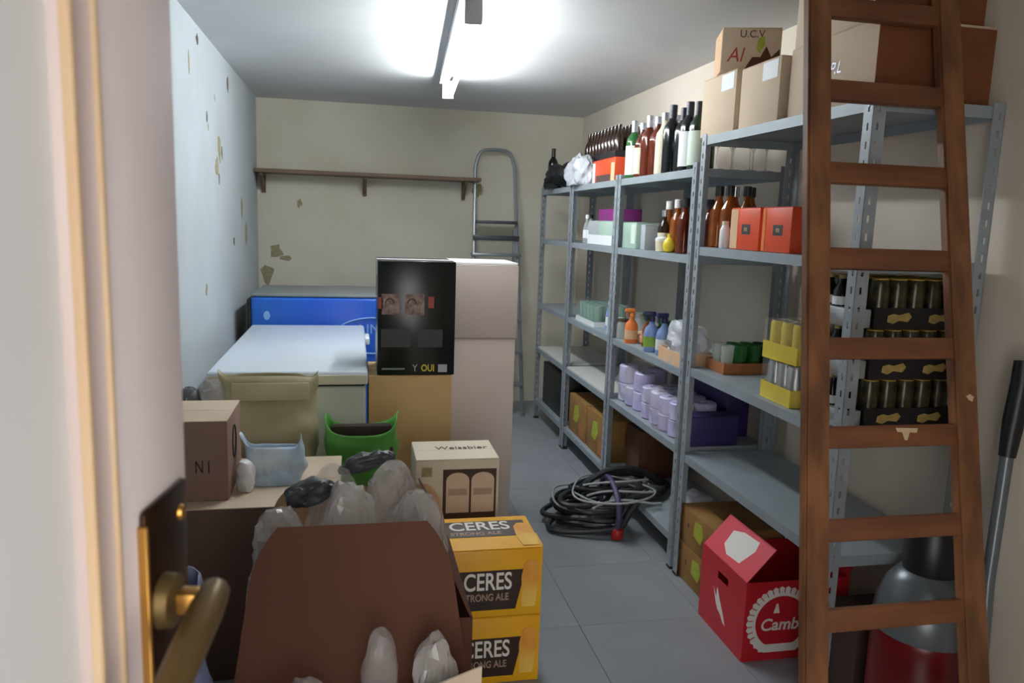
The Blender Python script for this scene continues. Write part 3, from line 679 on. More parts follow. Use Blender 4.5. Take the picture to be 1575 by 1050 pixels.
# lavender rolls, purple box
rm = mesh_of('roll', lathe(NB(), [(0.02, 0.0), (0.05, 0.0), (0.056, 0.006), (0.056, 0.092), (0.05, 0.098), (0.02, 0.098), (0.02, 0.0)], 20), 'lavender')
def roll_pack(label, x, y, z, nx, ny, rz=0.0, zs=1.0):
    t = thing('paper_roll_pack', label, 'roll pack', (x, y, z), rz, 'packs of lavender paper rolls')
    for k in range(2 if nx > 1 else 1):
        for i in range(nx):
            for j in range(ny):
                if k and (i + j) % 2 and nx * ny < 7: continue
                o = link('roll', rm, 'lavender', t, ((i - (nx - 1) / 2) * 0.113, (j - (ny - 1) / 2) * 0.113, 0.001 + k * 0.0985))
                o.rotation_euler = (random.uniform(-0.02, 0.02), 0, random.uniform(0, 6))
    t.scale = (1, 1, zs)
    bm = NB(); blob(bm, nx * 0.061, ny * 0.06, 0.215 if nx > 1 else 0.11, 0.3, 3.5, 4, x * 7 + y, 0.6); part('film', bm, 'film_clear', t)
    return t
roll_pack('pack of lavender paper rolls at the far end of the shelf under the cleaners', 1.535, 3.80, S2 + 0.001, 2, 3)
roll_pack('larger lavender paper roll pack near the post, bulging over the shelf edge', 1.52, 3.36, S2 + 0.001, 2, 4, zs=0.8)
carton('dark purple carton lying behind the nearer lavender roll pack', 1.67, 1.785, 3.16, 3.6, S2 + 0.001, 0.77, 'purple_box', name='purple_box', tape=None)
carton('dark purple carton seen past the post at knee height', 1.44, 1.66, 3.02, 3.115, S2 + 0.001, 0.695, 'purple_box', name='purple_box', tape=None)

# bottom shelf cartons
g = 'ochre cartons on the bottom shelf'
for y0, y1, lb in ((4.05, 4.42, 'ochre printed carton on bottom shelf, nearer of two'), (4.44, 4.82, 'ochre printed carton on bottom shelf, farther of two')):
    c = carton(lb, 1.41, 1.70, y0, y1, S1 + 0.001, 0.40, 'card_ochre', group=g, tape=None)
    decal('yellow_print', 0, 0, 'ink_green', c, (-0.1453, 0.03, 0.14), AISLE, [(-0.06, -0.05), (0.02, -0.06), (0.07, 0.0), (0.05, 0.06), (-0.03, 0.05)])
    decal('red_print', 0.1, 0.08, 'card_orange', c, (-0.1453, -0.1, 0.06), AISLE)
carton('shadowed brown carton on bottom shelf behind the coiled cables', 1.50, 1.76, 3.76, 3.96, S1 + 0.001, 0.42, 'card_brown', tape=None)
carton('black carton on the bottom shelf of the farthest unit', 1.42, 1.72, 5.0, 5.6, S1 + 0.001, 0.47, 'black_plastic', name='black_box', tape=None)

# nearest unit, eye-level shelf
g = 'amber bottles beside the orange boxes'
for lb, x, y, cp in [('amber liqueur bottle with black cap hard against the post', 1.445, 2.925, 'cap_black'), ('amber liqueur bottle with grey cap, second from the post', 1.515, 2.93, 'capsule_silver'),
        ('amber liqueur bottle with black cap, third from the post', 1.53, 2.855, 'cap_black'), ('amber liqueur bottle with black cap behind the white flask', 1.585, 2.925, 'cap_black'), ('amber liqueur bottle with black cap, left of the white flask', 1.455, 2.855, 'cap_black')]:
    bottle(lb, 'liqueur', x, y, N4, 'glass_amber', cp, None, 1.0, g, fat=1.05)
fl = thing('white_flask', 'small white plastic flask left of the orange boxes', 'bottle', (1.415, 2.795, N4 + 0.0005))
part('body', lathe(NB(), [(0.018, 0), (0.02, 0.003), (0.02, 0.07), (0.014, 0.085), (0.012, 0.09)], 16), 'white_plastic', fl); part('cap', lathe(NB(), [(0.013, 0.09), (0.013, 0.104), (0, 0.105)], 12), 'label_cream', fl)
for lb, y0, y1 in (('orange carton with dark logo next to the white flask', 2.525, 2.74), ('orange carton with dark logo next to the ladder', 2.32, 2.505)):
    c = carton(lb, 1.408, 1.500, y0, y1, N4 + 0.001, 1.585, 'orange_box', name='orange_box', group='orange cartons', tape=None); D = y1 - y0
    decal('logo', 0.06, 0.036, 'print_dark', c, (-0.0463, -0.012, 0.075), AISLE); text('lettering', 'm', 0.03, 'peach_card', c, (-0.0473, -0.012, 0.077), AISLE)
    decal('pale_stripe', 0.055 if y0 > 2.5 else 0.02, 0.145, 'peach_card' if y0 > 2.5 else 'orange_plastic', c, (-0.0463, D / 2 - (0.03 if y0 > 2.5 else 0.012), 0.076), AISLE)

# nearest unit, can and bottle packs
cb = mesh_of('can', lathe(NB(), [(0.022, 0), (0.028, 0.006), (0.028, 0.118), (0.024, 0.13)], 14)); cl = mesh_of('lid', lathe(NB(), [(0.0245, 0.129), (0.0255, 0.133), (0.022, 0.133), (0.021, 0.13), (0, 0.13)], 14))
def cmesh(base, key, mm):
    if (key, mm) not in BOT: m2 = base.copy(); m2.materials.append(MATS[mm]); BOT[(key, mm)] = m2
    return BOT[(key, mm)]
def can_tray(label, x0, y0, z, nx, ny, pitch, body, lid, traym, th, zs, film, name, group, wrap=None):
    W, D = nx * pitch + 0.006, ny * pitch + 0.006
    t = thing(name, label, 'pack', (x0 + W / 2, y0 + D / 2, z), 0, group)
    bm = NB(); e = 0.0025
    box(bm, -W / 2, W / 2, -D / 2, D / 2, 0, e)
    for a in ((-W / 2, -W / 2 + e, -D / 2, D / 2), (W / 2 - e, W / 2, -D / 2, D / 2), (-W / 2 + e, W / 2 - e, -D / 2, -D / 2 + e), (-W / 2 + e, W / 2 - e, D / 2 - e, D / 2)): box(bm, *a, e, th)
    part('tray', bm, traym, t, smooth=False)
    for i in range(nx):
        for j in range(ny):
            o = link('can', cmesh(cb, 'can', body), body, t, ((i - (nx - 1) / 2) * pitch, (j - (ny - 1) / 2) * pitch, e + 0.0005)); o.scale = (1, 1, zs)
            link('lid', cmesh(cl, 'canlid', lid), lid, o)
    if film: part('film', box(NB(), -W / 2 - 0.001, W / 2 + 0.001, -D / 2 - 0.001, D / 2 + 0.001, 0.001, 0.133 * zs + 0.006, 0.006, 2), film, t)
    return t, W, D
z = N3 + 0.001
for k, pos in enumerate(('bottom', 'middle', 'top')):
    t, W, D = can_tray('black tray of dark gold-topped beer cans behind the ladder, %s of the stack' % pos, 1.492, 1.975, z, 5, 4, 0.0595, 'can_black', 'foil_gold', 'tray_black', 0.062, 1.08, None, 'beer_can_tray', 'stacked trays of dark beer cans')
    for dx in (-0.05, 0.09):
        decal('gold_logo', 0, 0, 'ink_gold', t, (dx - 0.02, -D / 2 - 0.0014, 0.033), FRONT, [(-0.04, -0.012), (-0.02, -0.018), (0.0, -0.008), (0.03, -0.012), (0.042, 0.004), (0.03, 0.016), (0.0, 0.008), (-0.02, 0.012), (-0.038, 0.006)])
    z += 0.1515
z = N3 + 0.001
for k, pos in enumerate(('lower', 'upper')):
    t, W, D = can_tray('%s yellow-wrapped pack of silver cans on the nearest unit' % pos, 1.41, 2.235, z, 3, 3, 0.0645, 'can_silver' if k == 0 else 'ink_yellow', 'can_silver', 'pack_yellow', 0.058, 1.0, 'film_thin', 'yellow_can_pack', 'yellow-wrapped can packs')
    t.rotation_euler.z = 0.05 if k else -0.03
    z += 0.142
z = N3 + 0.001
for k, pos in enumerate(('bottom', 'middle', 'top')):
    t = thing('bottle_carrier', 'silver and black bottle pack behind the ladder post, %s of the stack' % pos, 'pack', (1.452, 2.08, z), 0, 'silver and black bottle packs')
    part('tray', box(NB(), -0.034, 0.034, -0.1, 0.1, 0, 0.055, 0.004), 'can_silver', t)
    for j in range(3):
        b = part('bottle', lathe(NB(), [(0.026, 0.055), (0.026, 0.1), (0.014, 0.125), (0.012, 0.14)], 14), 'glass_black', t, (0, -0.066 + j * 0.066, 0))
        part('label', lathe(NB(), [(0.0266, 0.06), (0.0266, 0.085)], 14), 'label_white', b); part('cap', lathe(NB(), [(0.013, 0.138), (0.013, 0.15), (0, 0.1505)], 12), 'ink_gold', b)
    z += 0.152

# floor under the nearest unit
g = 'brown cartons under the nearest unit'
for z0, z1, lb in ((0.001, 0.165, 'brown carton with yellow prints on the floor behind red carton, lower'), (0.167, 0.325, 'brown carton with yellow prints on the floor behind red carton, upper')):
    c = carton(lb, 1.395, 1.70, 2.645, 2.97, z0, z1, 'card_ochre', group=g, tape=None)
    decal('yellow_print', 0, 0, 'ink_green', c, (-0.1528, -0.01, 0.095), AISLE, [(-0.04, -0.03), (0.03, -0.045), (0.05, 0.0), (0.03, 0.04), (-0.03, 0.035)])
    decal('mark', 0.012, 0.02, 'ink_brown', c, (-0.1528, 0.08, 0.09), AISLE)
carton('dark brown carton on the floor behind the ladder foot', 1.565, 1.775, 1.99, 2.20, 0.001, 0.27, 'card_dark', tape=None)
# red beer carton with one flap up
rb = thing('red_beer_box', 'red beer carton with raised flap and white bottle-cap emblem on floor', 'box', (1.335, 2.28, 0))
W, D, Hh, e = 0.40, 0.345, 0.295, 0.004
def hole_side():                                                     # aisle side with a hand hole
    bm = NB(); y0, y1, z0, z1 = 0.13, 0.21, 0.215, 0.245
    for a in ((0, D, 0, z0), (0, D, z1, Hh), (0, y0, z0, z1), (y1, D, z0, z1)): box(bm, 0, e, a[0], a[1], a[2], a[3])
    return bm
part('side', hole_side(), 'crate_red', rb, smooth=False)
part('side', box(NB(), W - e, W, 0, D, 0, Hh), 'crate_red', rb)
fr = part('front', box(NB(), e, W - e, 0, e, 0, Hh), 'crate_red', rb); part('back', box(NB(), e, W - e, D - e, D, 0, Hh), 'crate_red', rb)
part('base', box(NB(), e, W - e, e, D - e, 0, e), 'crate_red', rb)
fa = math.radians(-48)
fp = part('flap', box(NB(), 0, 0.155, 0.004, D - 0.004, -e, 0, 0.001, 1), 'crate_pink_lit', rb, (0.001, 0, Hh), (0, fa, 0))  # lamplight on the raised flap painted as a lighter pink
decal('label', 0.10, 0.17, 'ink_white', fp, (0.082, 0.165, 0.0002), TOP, [(-0.05, -0.06), (0.02, -0.085), (0.055, -0.07), (0.05, 0.03), (0.03, 0.09), (-0.03, 0.08), (-0.055, 0.03)])
part('flap', box(NB(), -0.15, 0, 0.004, D - 0.004, -e, 0, 0.001, 1), 'crate_red', rb, (W, 0, Hh), (0, math.radians(110), 0))
# emblem: ring of a crown cap, flat at the bottom
cxr, czr, R0, R1 = 0.142, 0.142, 0.098, 0.130
bm = NB(); pts_o = []; pts_i = []
nn = 66
for i in range(nn):
    t = 2 * PI * i / nn; rr = R1 + (0.004 if i % 2 else -0.003)
    pts_o.append((rr * math.cos(t), max(rr * math.sin(t), -0.112))); pts_i.append((R0 * math.cos(t), max(R0 * math.sin(t), -0.082)))
vo = [bm.verts.new((x, y, 0.0012)) for x, y in pts_o]; vi = [bm.verts.new((x, y, 0.0012)) for x, y in pts_i]
vo2 = [bm.verts.new((x, y, 0)) for x, y in pts_o]; vi2 = [bm.verts.new((x, y, 0)) for x, y in pts_i]
for i in range(nn):
    j = (i + 1) % nn
    bm.faces.new((vo[i], vo[j], vi[j], vi[i])); bm.faces.new((vo2[i], vo2[j], vo[j], vo[i])); bm.faces.new((vi[i], vi[j], vi2[j], vi2[i]))
part('emblem_ring', bm, 'ink_white', fr, (cxr, 0, czr), FRONT, False)
bm = NB()
for i in range(0, nn, 2):
    t = 2 * PI * i / nn
    if math.sin(t) < -0.55: continue
    box(bm, R0 + 0.012, R1 - 0.002, -0.0016, 0.0016, 0.0013, 0.0018, mtx=ROT(t, 'Z'))
part('emblem_teeth', bm, 'crate_red', fr, (cxr, 0, czr), FRONT, False)
text('lettering', 'Camb', 0.062, 'ink_white', fr, (cxr - 0.005, -0.001, czr - 0.01), FRONT, 1.0, 0.15, 0.001)
decal('emblem_peak', 0, 0, 'ink_white', fr, (cxr - 0.02, -0.0005, czr + 0.05), FRONT, [(-0.012, -0.015), (0.012, -0.015), (0.004, 0.02), (-0.002, 0.02)])
decal('side_mark', 0, 0, 'ink_white', rb, (-0.0003, 0.18, 0.12), AISLE, [(-0.055, 0.05), (-0.03, 0.02), (-0.025, 0.06), (0.0, 0.02), (0.03, -0.02), (0.05, -0.055), (0.03, -0.05), (0.01, -0.03), (-0.015, -0.02), (-0.03, 0.0)])

# ------------------------------------------------------------------ coiled cables at the bottom of the second unit
cc = thing('cable_coil', 'tangled coil of black and grey cables spilling from the bottom shelf', 'cable', (1.26, 3.52, 0))
rnd = random.Random(11)
def over_lip(x, z):                                                  # cables climb over the shelf lip
    t = min(1.0, max(0.0, (x + 1.26 - 1.25) / 0.1)); return max(z, 0.185 * t * t * (3 - 2 * t))
for k in range(14):
    bm = NB(); ex = rnd.uniform(0.18, 0.30); ey = rnd.uniform(0.10, 0.2); ph = rnd.uniform(0, 6); pts = []
    cxk = rnd.uniform(-0.05, 0.06); zc = 0.02 + 0.013 * k; tilt = rnd.uniform(0.2, 0.5); cyk = rnd.uniform(-0.03, 0.12)
    for i in range(40):
        t = 2 * PI * i / 40; x = cxk + ex * math.cos(t) * (1 + 0.06 * math.sin(3 * t + ph)); y = cyk + ey * math.sin(t) * (1 + 0.1 * math.sin(2 * t + ph))
        zz = zc + tilt * 0.16 * (x + 0.25) + 0.012 * math.sin(2 * t + ph)
        pts.append((x, y, over_lip(x, max(zz, 0.014))))
    mm = 'cable_grey' if k in (4, 8, 11, 13) else 'cable_black'
    tube(bm, pts, 0.005 if mm == 'cable_grey' else rnd.choice((0.010, 0.012, 0.014)), 7, True); part('cable', bm, mm, cc)
for k in range(3):                                                   # thick hose arcs standing up under the shelf
    bm = NB(); pts = []
    for i in range(20):
        t = PI * i / 19; pts.append((0.10 - 0.24 * math.cos(t), 0.10 + 0.05 * k, over_lip(0.10 - 0.24 * math.cos(t), 0.03 + (0.24 - 0.03 * k) * math.sin(t) ** 0.8)))
    tube(bm, pts, 0.015, 8); part('hose', bm, 'cable_black', cc)
for k in range(3):
    bm = NB(); pts = []
    y0_ = -0.16 + 0.07 * k; z0_ = 0.16 + 0.03 * k
    for i in range(14): t = i / 13; x = -0.14 + 0.34 * t; pts.append((x, y0_ + 0.03 * math.sin(5 * t + k), over_lip(x, z0_ + 0.02 * math.sin(3.2 * t) + 0.02 * t)))
    tube(bm, pts, 0.006, 6); part('cable', bm, 'cable_grey', cc)
bm = NB(); pts = [(0.0 + 0.02 * math.cos(t), 0.2 * math.cos(t) - 0.01, 0.13 + 0.118 * math.sin(t)) for t in [2 * PI * i / 24 for i in range(24)]]
tube(bm, pts, 0.014, 6, True); part('strap', bm, 'strap_purple', cc)
bm = NB(); lathe(bm, [(0.0, 0), (0.026, 0.002), (0.03, 0.012), (0.03, 0.045), (0.024, 0.055), (0.012, 0.06), (0.01, 0.09)], 16); part('plug', bm, 'plug_red', cc, (-0.01, -0.165, 0.004), (0, 0, 0))
bm = NB(); pts = [(-0.01, -0.165, 0.088), (0.0, -0.16, 0.13), (0.02, -0.13, 0.16), (0.03, -0.05, 0.19)]; tube(bm, pts, 0.012, 8); part('cable', bm, 'cable_black', cc)
o = part('plastic_bag', blob(NB(), 0.09, 0.1, 0.12, 0.5, 3.3, 3, 4.4), 'film_white', None, (1.56, 3.20, S1 + 0.001)); tag(o, 'small white plastic bag on bottom shelf behind the cable coil', 'bag')

# ------------------------------------------------------------------ vacuum cleaner and its tube at the right wall
vc = thing('vacuum_cleaner', 'red drum vacuum cleaner with grey dome behind the ladder foot', 'vacuum', (1.61, 1.781, 0), 0.3)
part('drum', lathe(NB(), [(0.115, 0.03), (0.134, 0.045), (0.136, 0.37), (0.132, 0.385), (0, 0.385)], 28), 'vac_red', vc)
part('dome', lathe(NB(), [(0.134, 0.386), (0.138, 0.405), (0.132, 0.46), (0.11, 0.52), (0.08, 0.56), (0.05, 0.575)], 28), 'vac_grey', vc)
hd = part('motor_head', lathe(NB(), [(0.072, 0.565), (0.075, 0.585), (0.07, 0.68), (0.058, 0.705), (0, 0.71)], 24), 'black_plastic', vc)
part('switch', box(NB(), -0.025, 0.025, -0.015, 0.015, 0.708, 0.726, 0.006), 'plug_red', hd, (-0.0, -0.02, 0))
bm = NB()
pts = [(0.138 * math.sin(t), -0.138 * math.cos(t), 0.20 - 0.05 * math.cos(2.2 * t)) for t in [-0.7 + 1.4 * i / 12 for i in range(13)]]
tube(bm, pts, [0.002] + [0.008] * 11 + [0.002], 6); part('white_stripe', bm, 'ink_white', vc)
for a in range(4):
    t = a * PI / 2 + 0.5; bm = NB(); lathe(bm, [(0, -0.01), (0.022, -0.01), (0.024, -0.004), (0.024, 0.004), (0.022, 0.01), (0, 0.01)], 14, mtx=TR((0.105 * math.cos(t), 0.105 * math.sin(t), 0.0245)) @ ROT(PI / 2, 'X') )
    part('wheel', bm, 'rubber', vc)
vt = thing('vacuum_tube', 'grey suction tube with black grip leaning at the right wall', 'tube', (1.70, 1.58, 0))
bm = NB(); tube(bm, [(-0.05, 0.01, 0.04), (-0.006, 0.085, 0.58), (0.034, 0.118, 0.93)], 0.017, 12); part('pipe', bm, 'vac_grey', vt)
bm = NB(); tube(bm, [(0.035, 0.119, 0.92), (0.045, 0.123, 1.02), (0.056, 0.125, 1.12), (0.062, 0.135, 1.18)], [0.021, 0.027, 0.026, 0.022], 12); part('grip', bm, 'black_plastic', vt)
part('floor_nozzle', box(NB(), -0.12, 0.06, -0.05, 0.015, 0.001, 0.045, 0.01), 'black_plastic', vt, (0, 0, 0))

# ------------------------------------------------------------------ left side: freezers
fz = thing('chest_freezer', 'white chest freezer with broad flat lid along the left wall', 'freezer', (-0.275, 4.03, 0))
part('body', box(NB(), -0.315, 0.325, -0.725, 0.72, 0.03, 0.785, 0.012, 3), 'freezer_body', fz)
part('lid', box(NB(), -0.325, 0.335, -0.735, 0.725, 0.79, 0.852, 0.014, 3), 'freezer_white', fz)
part('gasket', box(NB(), -0.31, 0.32, -0.72, 0.715, 0.784, 0.791), 'rubber', fz)
part('lid_trim', box(NB(), -0.322, 0.332, -0.739, -0.735, 0.795, 0.835, 0.0015, 1), 'cream_plastic', fz)
part('handle', box(NB(), 0.335, 0.36, 0.28, 0.46, 0.80, 0.84, 0.008, 3), 'white_plastic', fz)
for sx in (-0.25, 0.26):
    for sy_ in (-0.65, 0.64): part('foot', lathe(NB(), [(0.025, 0), (0.025, 0.031)], 12), 'rubber', fz, (sx, sy_, 0))
bf = thing('blue_freezer', 'blue chest freezer with grey lid and pale oval emblem behind the white one', 'freezer', (-0.05, 5.25, 0))
part('body', box(NB(), -0.575, 0.60, -0.32, 0.32, 0.03, 1.0, 0.02, 3), 'blue_paint', bf)
part('side_panel', box(NB(), -0.60, -0.5755, -0.30, 0.31, 0.03, 0.985, 0.006), 'black_plastic', bf)
part('lid', box(NB(), -0.57, 0.60, -0.315, 0.32, 1.001, 1.02, 0.006, 3), 'grey_lid', bf)
part('hinge', box(NB(), -0.08, 0.08, 0.30, 0.335, 0.95, 1.02, 0.004), 'alu_dark', bf)
n = 20; decal('pale_oval', 0, 0, 'blue_pale', bf, (-0.48, -0.3205, 0.885), FRONT, [(0.02 * math.cos(2 * PI * i / n), 0.028 * math.sin(2 * PI * i / n)) for i in range(n)])
bm = NB(); tube(bm, [(0.17 + 0.24 * math.cos(t), -0.3215, 0.76 + 0.115 * math.sin(t)) for t in [2 * PI * i / 48 for i in range(48)]], 0.005, 6, True); part('emblem_oval', bm, 'blue_pale', bf)
text('lettering', 'LINE', 0.09, 'blue_pale', bf, (0.17, -0.321, 0.80), FRONT)
for sx in (-0.5, 0.53):
    for sy_ in (-0.26, 0.26): part('foot', lathe(NB(), [(0.025, 0), (0.025, 0.031)], 12), 'rubber', bf, (sx, sy_, 0))

# ------------------------------------------------------------------ left side: stacked cartons
carton('tall plain ochre cardboard carton standing under the black carton', 0.0635, 0.43, 3.36, 3.72, 0.001, 0.816, 'card_tan', seam='x', tape='tape')
bk = carton('tall black carton with printed glasses, standing on the plain ochre carton', 0.10, 0.44, 3.37, 3.68, 0.8185, 1.322, 'black_gloss', name='black_box', tape='tape_white', seam='x')
f = -0.1556
decal('photo_print', 0.075, 0.09, 'print_photo', bk, (-0.115, f, 0.315), FRONT); decal('photo_print', 0.085, 0.09, 'print_photo', bk, (-0.01, f, 0.315), FRONT)
decal('red_print', 0.02, 0.05, 'print_red', bk, (-0.158, f, 0.32), FRONT); decal('red_print', 0.025, 0.05, 'print_red', bk, (0.062, f, 0.325), FRONT)
for xx in (-0.118, -0.022):
    bm = NB(); tube(bm, [(xx + 0.018 * math.cos(t), f - 0.0008, 0.318 + 0.022 * math.sin(t)) for t in [PI * i / 10 for i in range(11)]] , 0.003, 5); part('glass_print', bm, 'ink_brown', bk)
decal('dark_panel', 0.13, 0.08, 'print_dark', bk, (-0.09, f, 0.165), FRONT); decal('dark_panel', 0.11, 0.08, 'print_dark', bk, (0.06, f, 0.165), FRONT)
text('lettering', 'Y', 0.045, 'grey_box', bk, (-0.005, f, 0.03), FRONT, 0.8); text('lettering', 'OUI', 0.042, 'ink_yellow', bk, (0.052, f, 0.03), FRONT, 0.8, 0, 0.0012)
decal('fine_print', 0.10, 0.008, 'grey_lid', bk, (-0.10, f, 0.028), FRONT); decal('white_mark', 0.04, 0.035, 'grey_box', bk, (0.118, f, 0.03), FRONT)
g = 'tall white cartons'
carton('tall off-white carton standing on the floor beside the black carton', 0.452, 0.757, 3.56, 3.90, 0.001, 0.955, 'card_white', name='white_box', group=g, tape=None, seam='x')
carton('shorter off-white carton with white top stacked on the tall off-white carton', 0.450, 0.762, 3.555, 3.905, 0.957, 1.30, 'card_white', name='white_box', group=g, tape='tape_white', seam='x')
o = part('foam_sheet', box(NB(), -0.15, 0.155, -0.16, 0.165, 0, 0.012, 0.003), 'white_plastic', None, (0.606, 3.73, 1.3015)); tag(o, 'white foam sheet lying on top of the off-white cartons', 'sheet')

carton('plain brown carton under the wheat beer carton', 0.215, 0.535, 2.72, 2.97, 0.001, 0.352, 'card_brown', seam='x')
wc = carton('cream wheat beer carton with two arched windows beside the white cartons', 0.222, 0.532, 2.71, 2.95, 0.3535, 0.635, 'card_cream', name='beer_carton', tape=None, seam='x')
f = -0.1206
text('lettering', 'Weissbier', 0.052, 'ink_brown', wc, (0.03, 0.02, 0.2822), TOP, 0.95)
decal('dark_window', 0.20, 0.235, 'card_dark', wc, (0.045, f, 0.125), FRONT)
for xx in (0.0, 0.094):
    pts = [(-0.043, -0.075), (0.043, -0.075), (0.043, 0.05)] + [(0.043 * math.cos(t), 0.05 + 0.03 * math.sin(t)) for t in [PI * i / 8 for i in range(1, 8)]] + [(-0.043, 0.05)]
    a = decal('arched_label', 0, 0, 'card_light', wc, (xx, f - 0.0009, 0.15), FRONT, pts)
    decal('label_band', 0.07, 0.025, 'card_pink', wc, (xx, f - 0.0018, 0.155), FRONT)
decal('grey_patch', 0.038, 0.035, 'stain_ochre', wc, (-0.115, f, 0.235), FRONT)
decal('brown_patch', 0.045, 0.12, 'card_orange', wc, (-0.115, f, 0.11), FRONT)
text('lettering', 'MP', 0.03, 'ink_white', wc, (-0.01, f - 0.001, 0.035), FRONT)

def ceres(label, z0, z1):
    c = carton(label, 0.20, 0.602, 2.285, 2.555, z0, z1, 'ceres_yellow', name='beer_carton', group='yellow CERES beer cartons', tape=None, seam='x')
    Hh = z1 - z0; f = -0.1356
    decal('black_band', 0, 0, 'ceres_black', c, (-0.02, f, 0.095), FRONT, [(-0.175, -0.07), (0.135, -0.07), (0.165, 0.065), (-0.175, 0.065)])
    text('lettering', 'CERES', 0.082, 'ink_white', c, (0.022, f - 0.001, 0.12), FRONT, 0.70, 0, 0.0012)
    text('lettering', 'STRONG ALE', 0.034, 'card_pink', c, (0.015, f - 0.001, 0.068), FRONT, 0.76, 0, 0.0006)
    gl = [(-0.022, -0.075), (0.022, -0.075), (0.034, 0.03), (0.030, 0.07), (0.018, 0.085), (-0.006, 0.085), (-0.018, 0.07), (-0.026, 0.03)]
    decal('beer_glass', 0, 0, 'beer_glow', c, (0.158, f - 0.0009, 0.105), FRONT, gl)
    part('corner_tab', box(NB(), 0.0, 0.006, -0.05, 0.05, 0, 0.05, 0.002), 'ceres_yellow', c, (0.2015, -0.06, Hh - 0.055))
    decal('dark_end', 0.25, Hh - 0.075, 'ceres_black', c, (0.2012, 0, (Hh - 0.075) / 2 + 0.004), RIGHTF)
    return c
ceres('yellow CERES strong ale carton on the floor, lower of two', 0.001, 0.234)
c = ceres('yellow CERES strong ale carton stacked on the matching one, upper', 0.2355, 0.468)
decal('brown_band', 0.36, 0.13, 'ceres_black', c, (0.0, 0.03, 0.2330), TOP)
text('lettering', 'CERES', 0.095, 'ink_white', c, (0.02, 0.05, 0.2338), TOP, 0.8, 0, 0.0012); text('lettering', 'STRONG ALE', 0.034, 'card_pink', c, (0.0, -0.01, 0.2338), TOP, 0.85, 0, 0.0008)
gl = [(-0.026, -0.1), (0.026, -0.1), (0.034, -0.02), (0.028, 0.06), (0.012, 0.085), (-0.012, 0.085), (-0.028, 0.06), (-0.034, -0.02)]
decal('beer_glass', 0, 0, 'beer_glow', c, (0.165, -0.02, 0.2342), TOP, gl)

# left wall corner
c = carton('large brown carton in the left corner carrying a carton and a pale blue bag', -0.715, -0.045, 2.43, 2.955, 0.001, 0.585, 'card_umber_shade', tape=None, seam='x', flapm='card_light')  # body darkened for its front away from the lamp, flaps light for lit top
c = carton('small brown carton marked with dark strokes on the large left carton', -0.70, -0.395, 2.50, 2.79, 0.5875, 0.85, 'card_mauve_shade', tape=None, seam='x', flapm='card_light')  # shade on the front put into the body colour, lit top into flaps
text('lettering', 'N I', 0.06, 'ink_black', c, (0.075, -0.1456, 0.11), FRONT, 0.6)
bm = NB(); tube(bm, [(0.1535, -0.015 + 0.035 * math.cos(t), 0.16 + 0.055 * math.sin(t)) for t in [2 * PI * i / 20 for i in range(20)]], 0.003, 5, True); part('stroke_mark', bm, 'ink_black', c)
carton('brown carton hidden behind the large left carton, under the sack', -0.69, 0.20, 2.985, 3.265, 0.001, 0.43, 'card', tape=None, seam='x')

# bags
sk = part('paper_sack', bagloft(NB(), 0.33, 0.17, 0.43, 18, 44, 0.03, -0.01, 0.016, 1.18, 0.35, 0.06, 2.0), 'paper_sack', None, (-0.325, 3.135, 0.4315)); solid(sk, 0.0025)
tag(sk, 'tall olive-beige paper sack standing in front of the white freezer', 'sack')
fo = part('top_fold', box(NB(), -0.145, 0.15, -0.006, 0.004, -0.07, 0.0, 0.004, mtx=ROT(-0.25, 'X')), 'paper_sack', sk, (0, -0.045, 0.415))
bm = NB(); blob(bm, 0.05, 0.04, 0.11, 0.5, 3.5, 3, 5.0); part('plastic_ear', bm, 'film_milky', sk, (-0.20, 0.0, 0.31), (0, -0.35, 0))
ds = part('dark_bag', blob(NB(), 0.05, 0.10, 0.40, 0.4, 3.0, 4, 6.6), 'dark_sack', None, (-0.635, 3.12, 0.4315)); tag(ds, 'crumpled dark grey bag between the left wall and the sack', 'bag')
gb = part('green_bag', bagloft(NB(), 0.26, 0.15, 0.245, 16, 48, 0.04, 0.03, 0.014, 1.10, 1.3, 0.05, 9.0), 'green_bag', None, (0.03, 3.10, 0.4315)); solid(gb, 0.0025)
tag(gb, 'bright green shopping bag gaping open in front of the ochre carton', 'bag')
bm = NB(); box(bm, -0.128, 0.128, -0.07, 0.07, 0.0, 0.16, 0.02); part('inside_shade', bm, 'bag_inside', gb, (0, 0.0, 0.004))  # dark blocks put in so the open bag reads as shaded inside
part('inside_shade', box(NB(), -0.125, 0.125, 0.02, 0.07, 0.15, 0.225, 0.02), 'bag_inside', gb, (0, 0.0, 0.004))
wbag = part('pale_blue_bag', bagloft(NB(), 0.165, 0.12, 0.125, 14, 44, 0.045, 0.0, 0.03, 1.15, 0.3, 0.12, 4.0), 'blue_bag', None, (-0.265, 2.68, 0.5865)); solid(wbag, 0.0025)
tag(wbag, 'pale blue and white plastic bag on the large left carton', 'bag')
part('contents', blob(NB(), 0.06, 0.045, 0.085, 0.2, 3, 3, 1.0), 'blue_bag', wbag, (0, 0, 0.004))
part('white_corner', blob(NB(), 0.025, 0.035, 0.10, 0.4, 3, 3, 2.0), 'white_plastic', wbag, (-0.09, -0.08, 0.0))
bs = part('blue_sack', bagloft(NB(), 0.125, 0.16, 0.80, 18, 40, 0.02, -0.02, 0.022, 0.85, 0.7, 0.05, 14.0), 'blue_film', None, (-0.338, 1.46, 0.001)); solid(bs, 0.0025)
tag(bs, 'tall bluish plastic sack between the door and the open brown carton', 'sack')
part('contents', box(NB(), -0.04, 0.04, -0.05, 0.05, 0.004, 0.77, 0.03), 'dark_sack', bs)

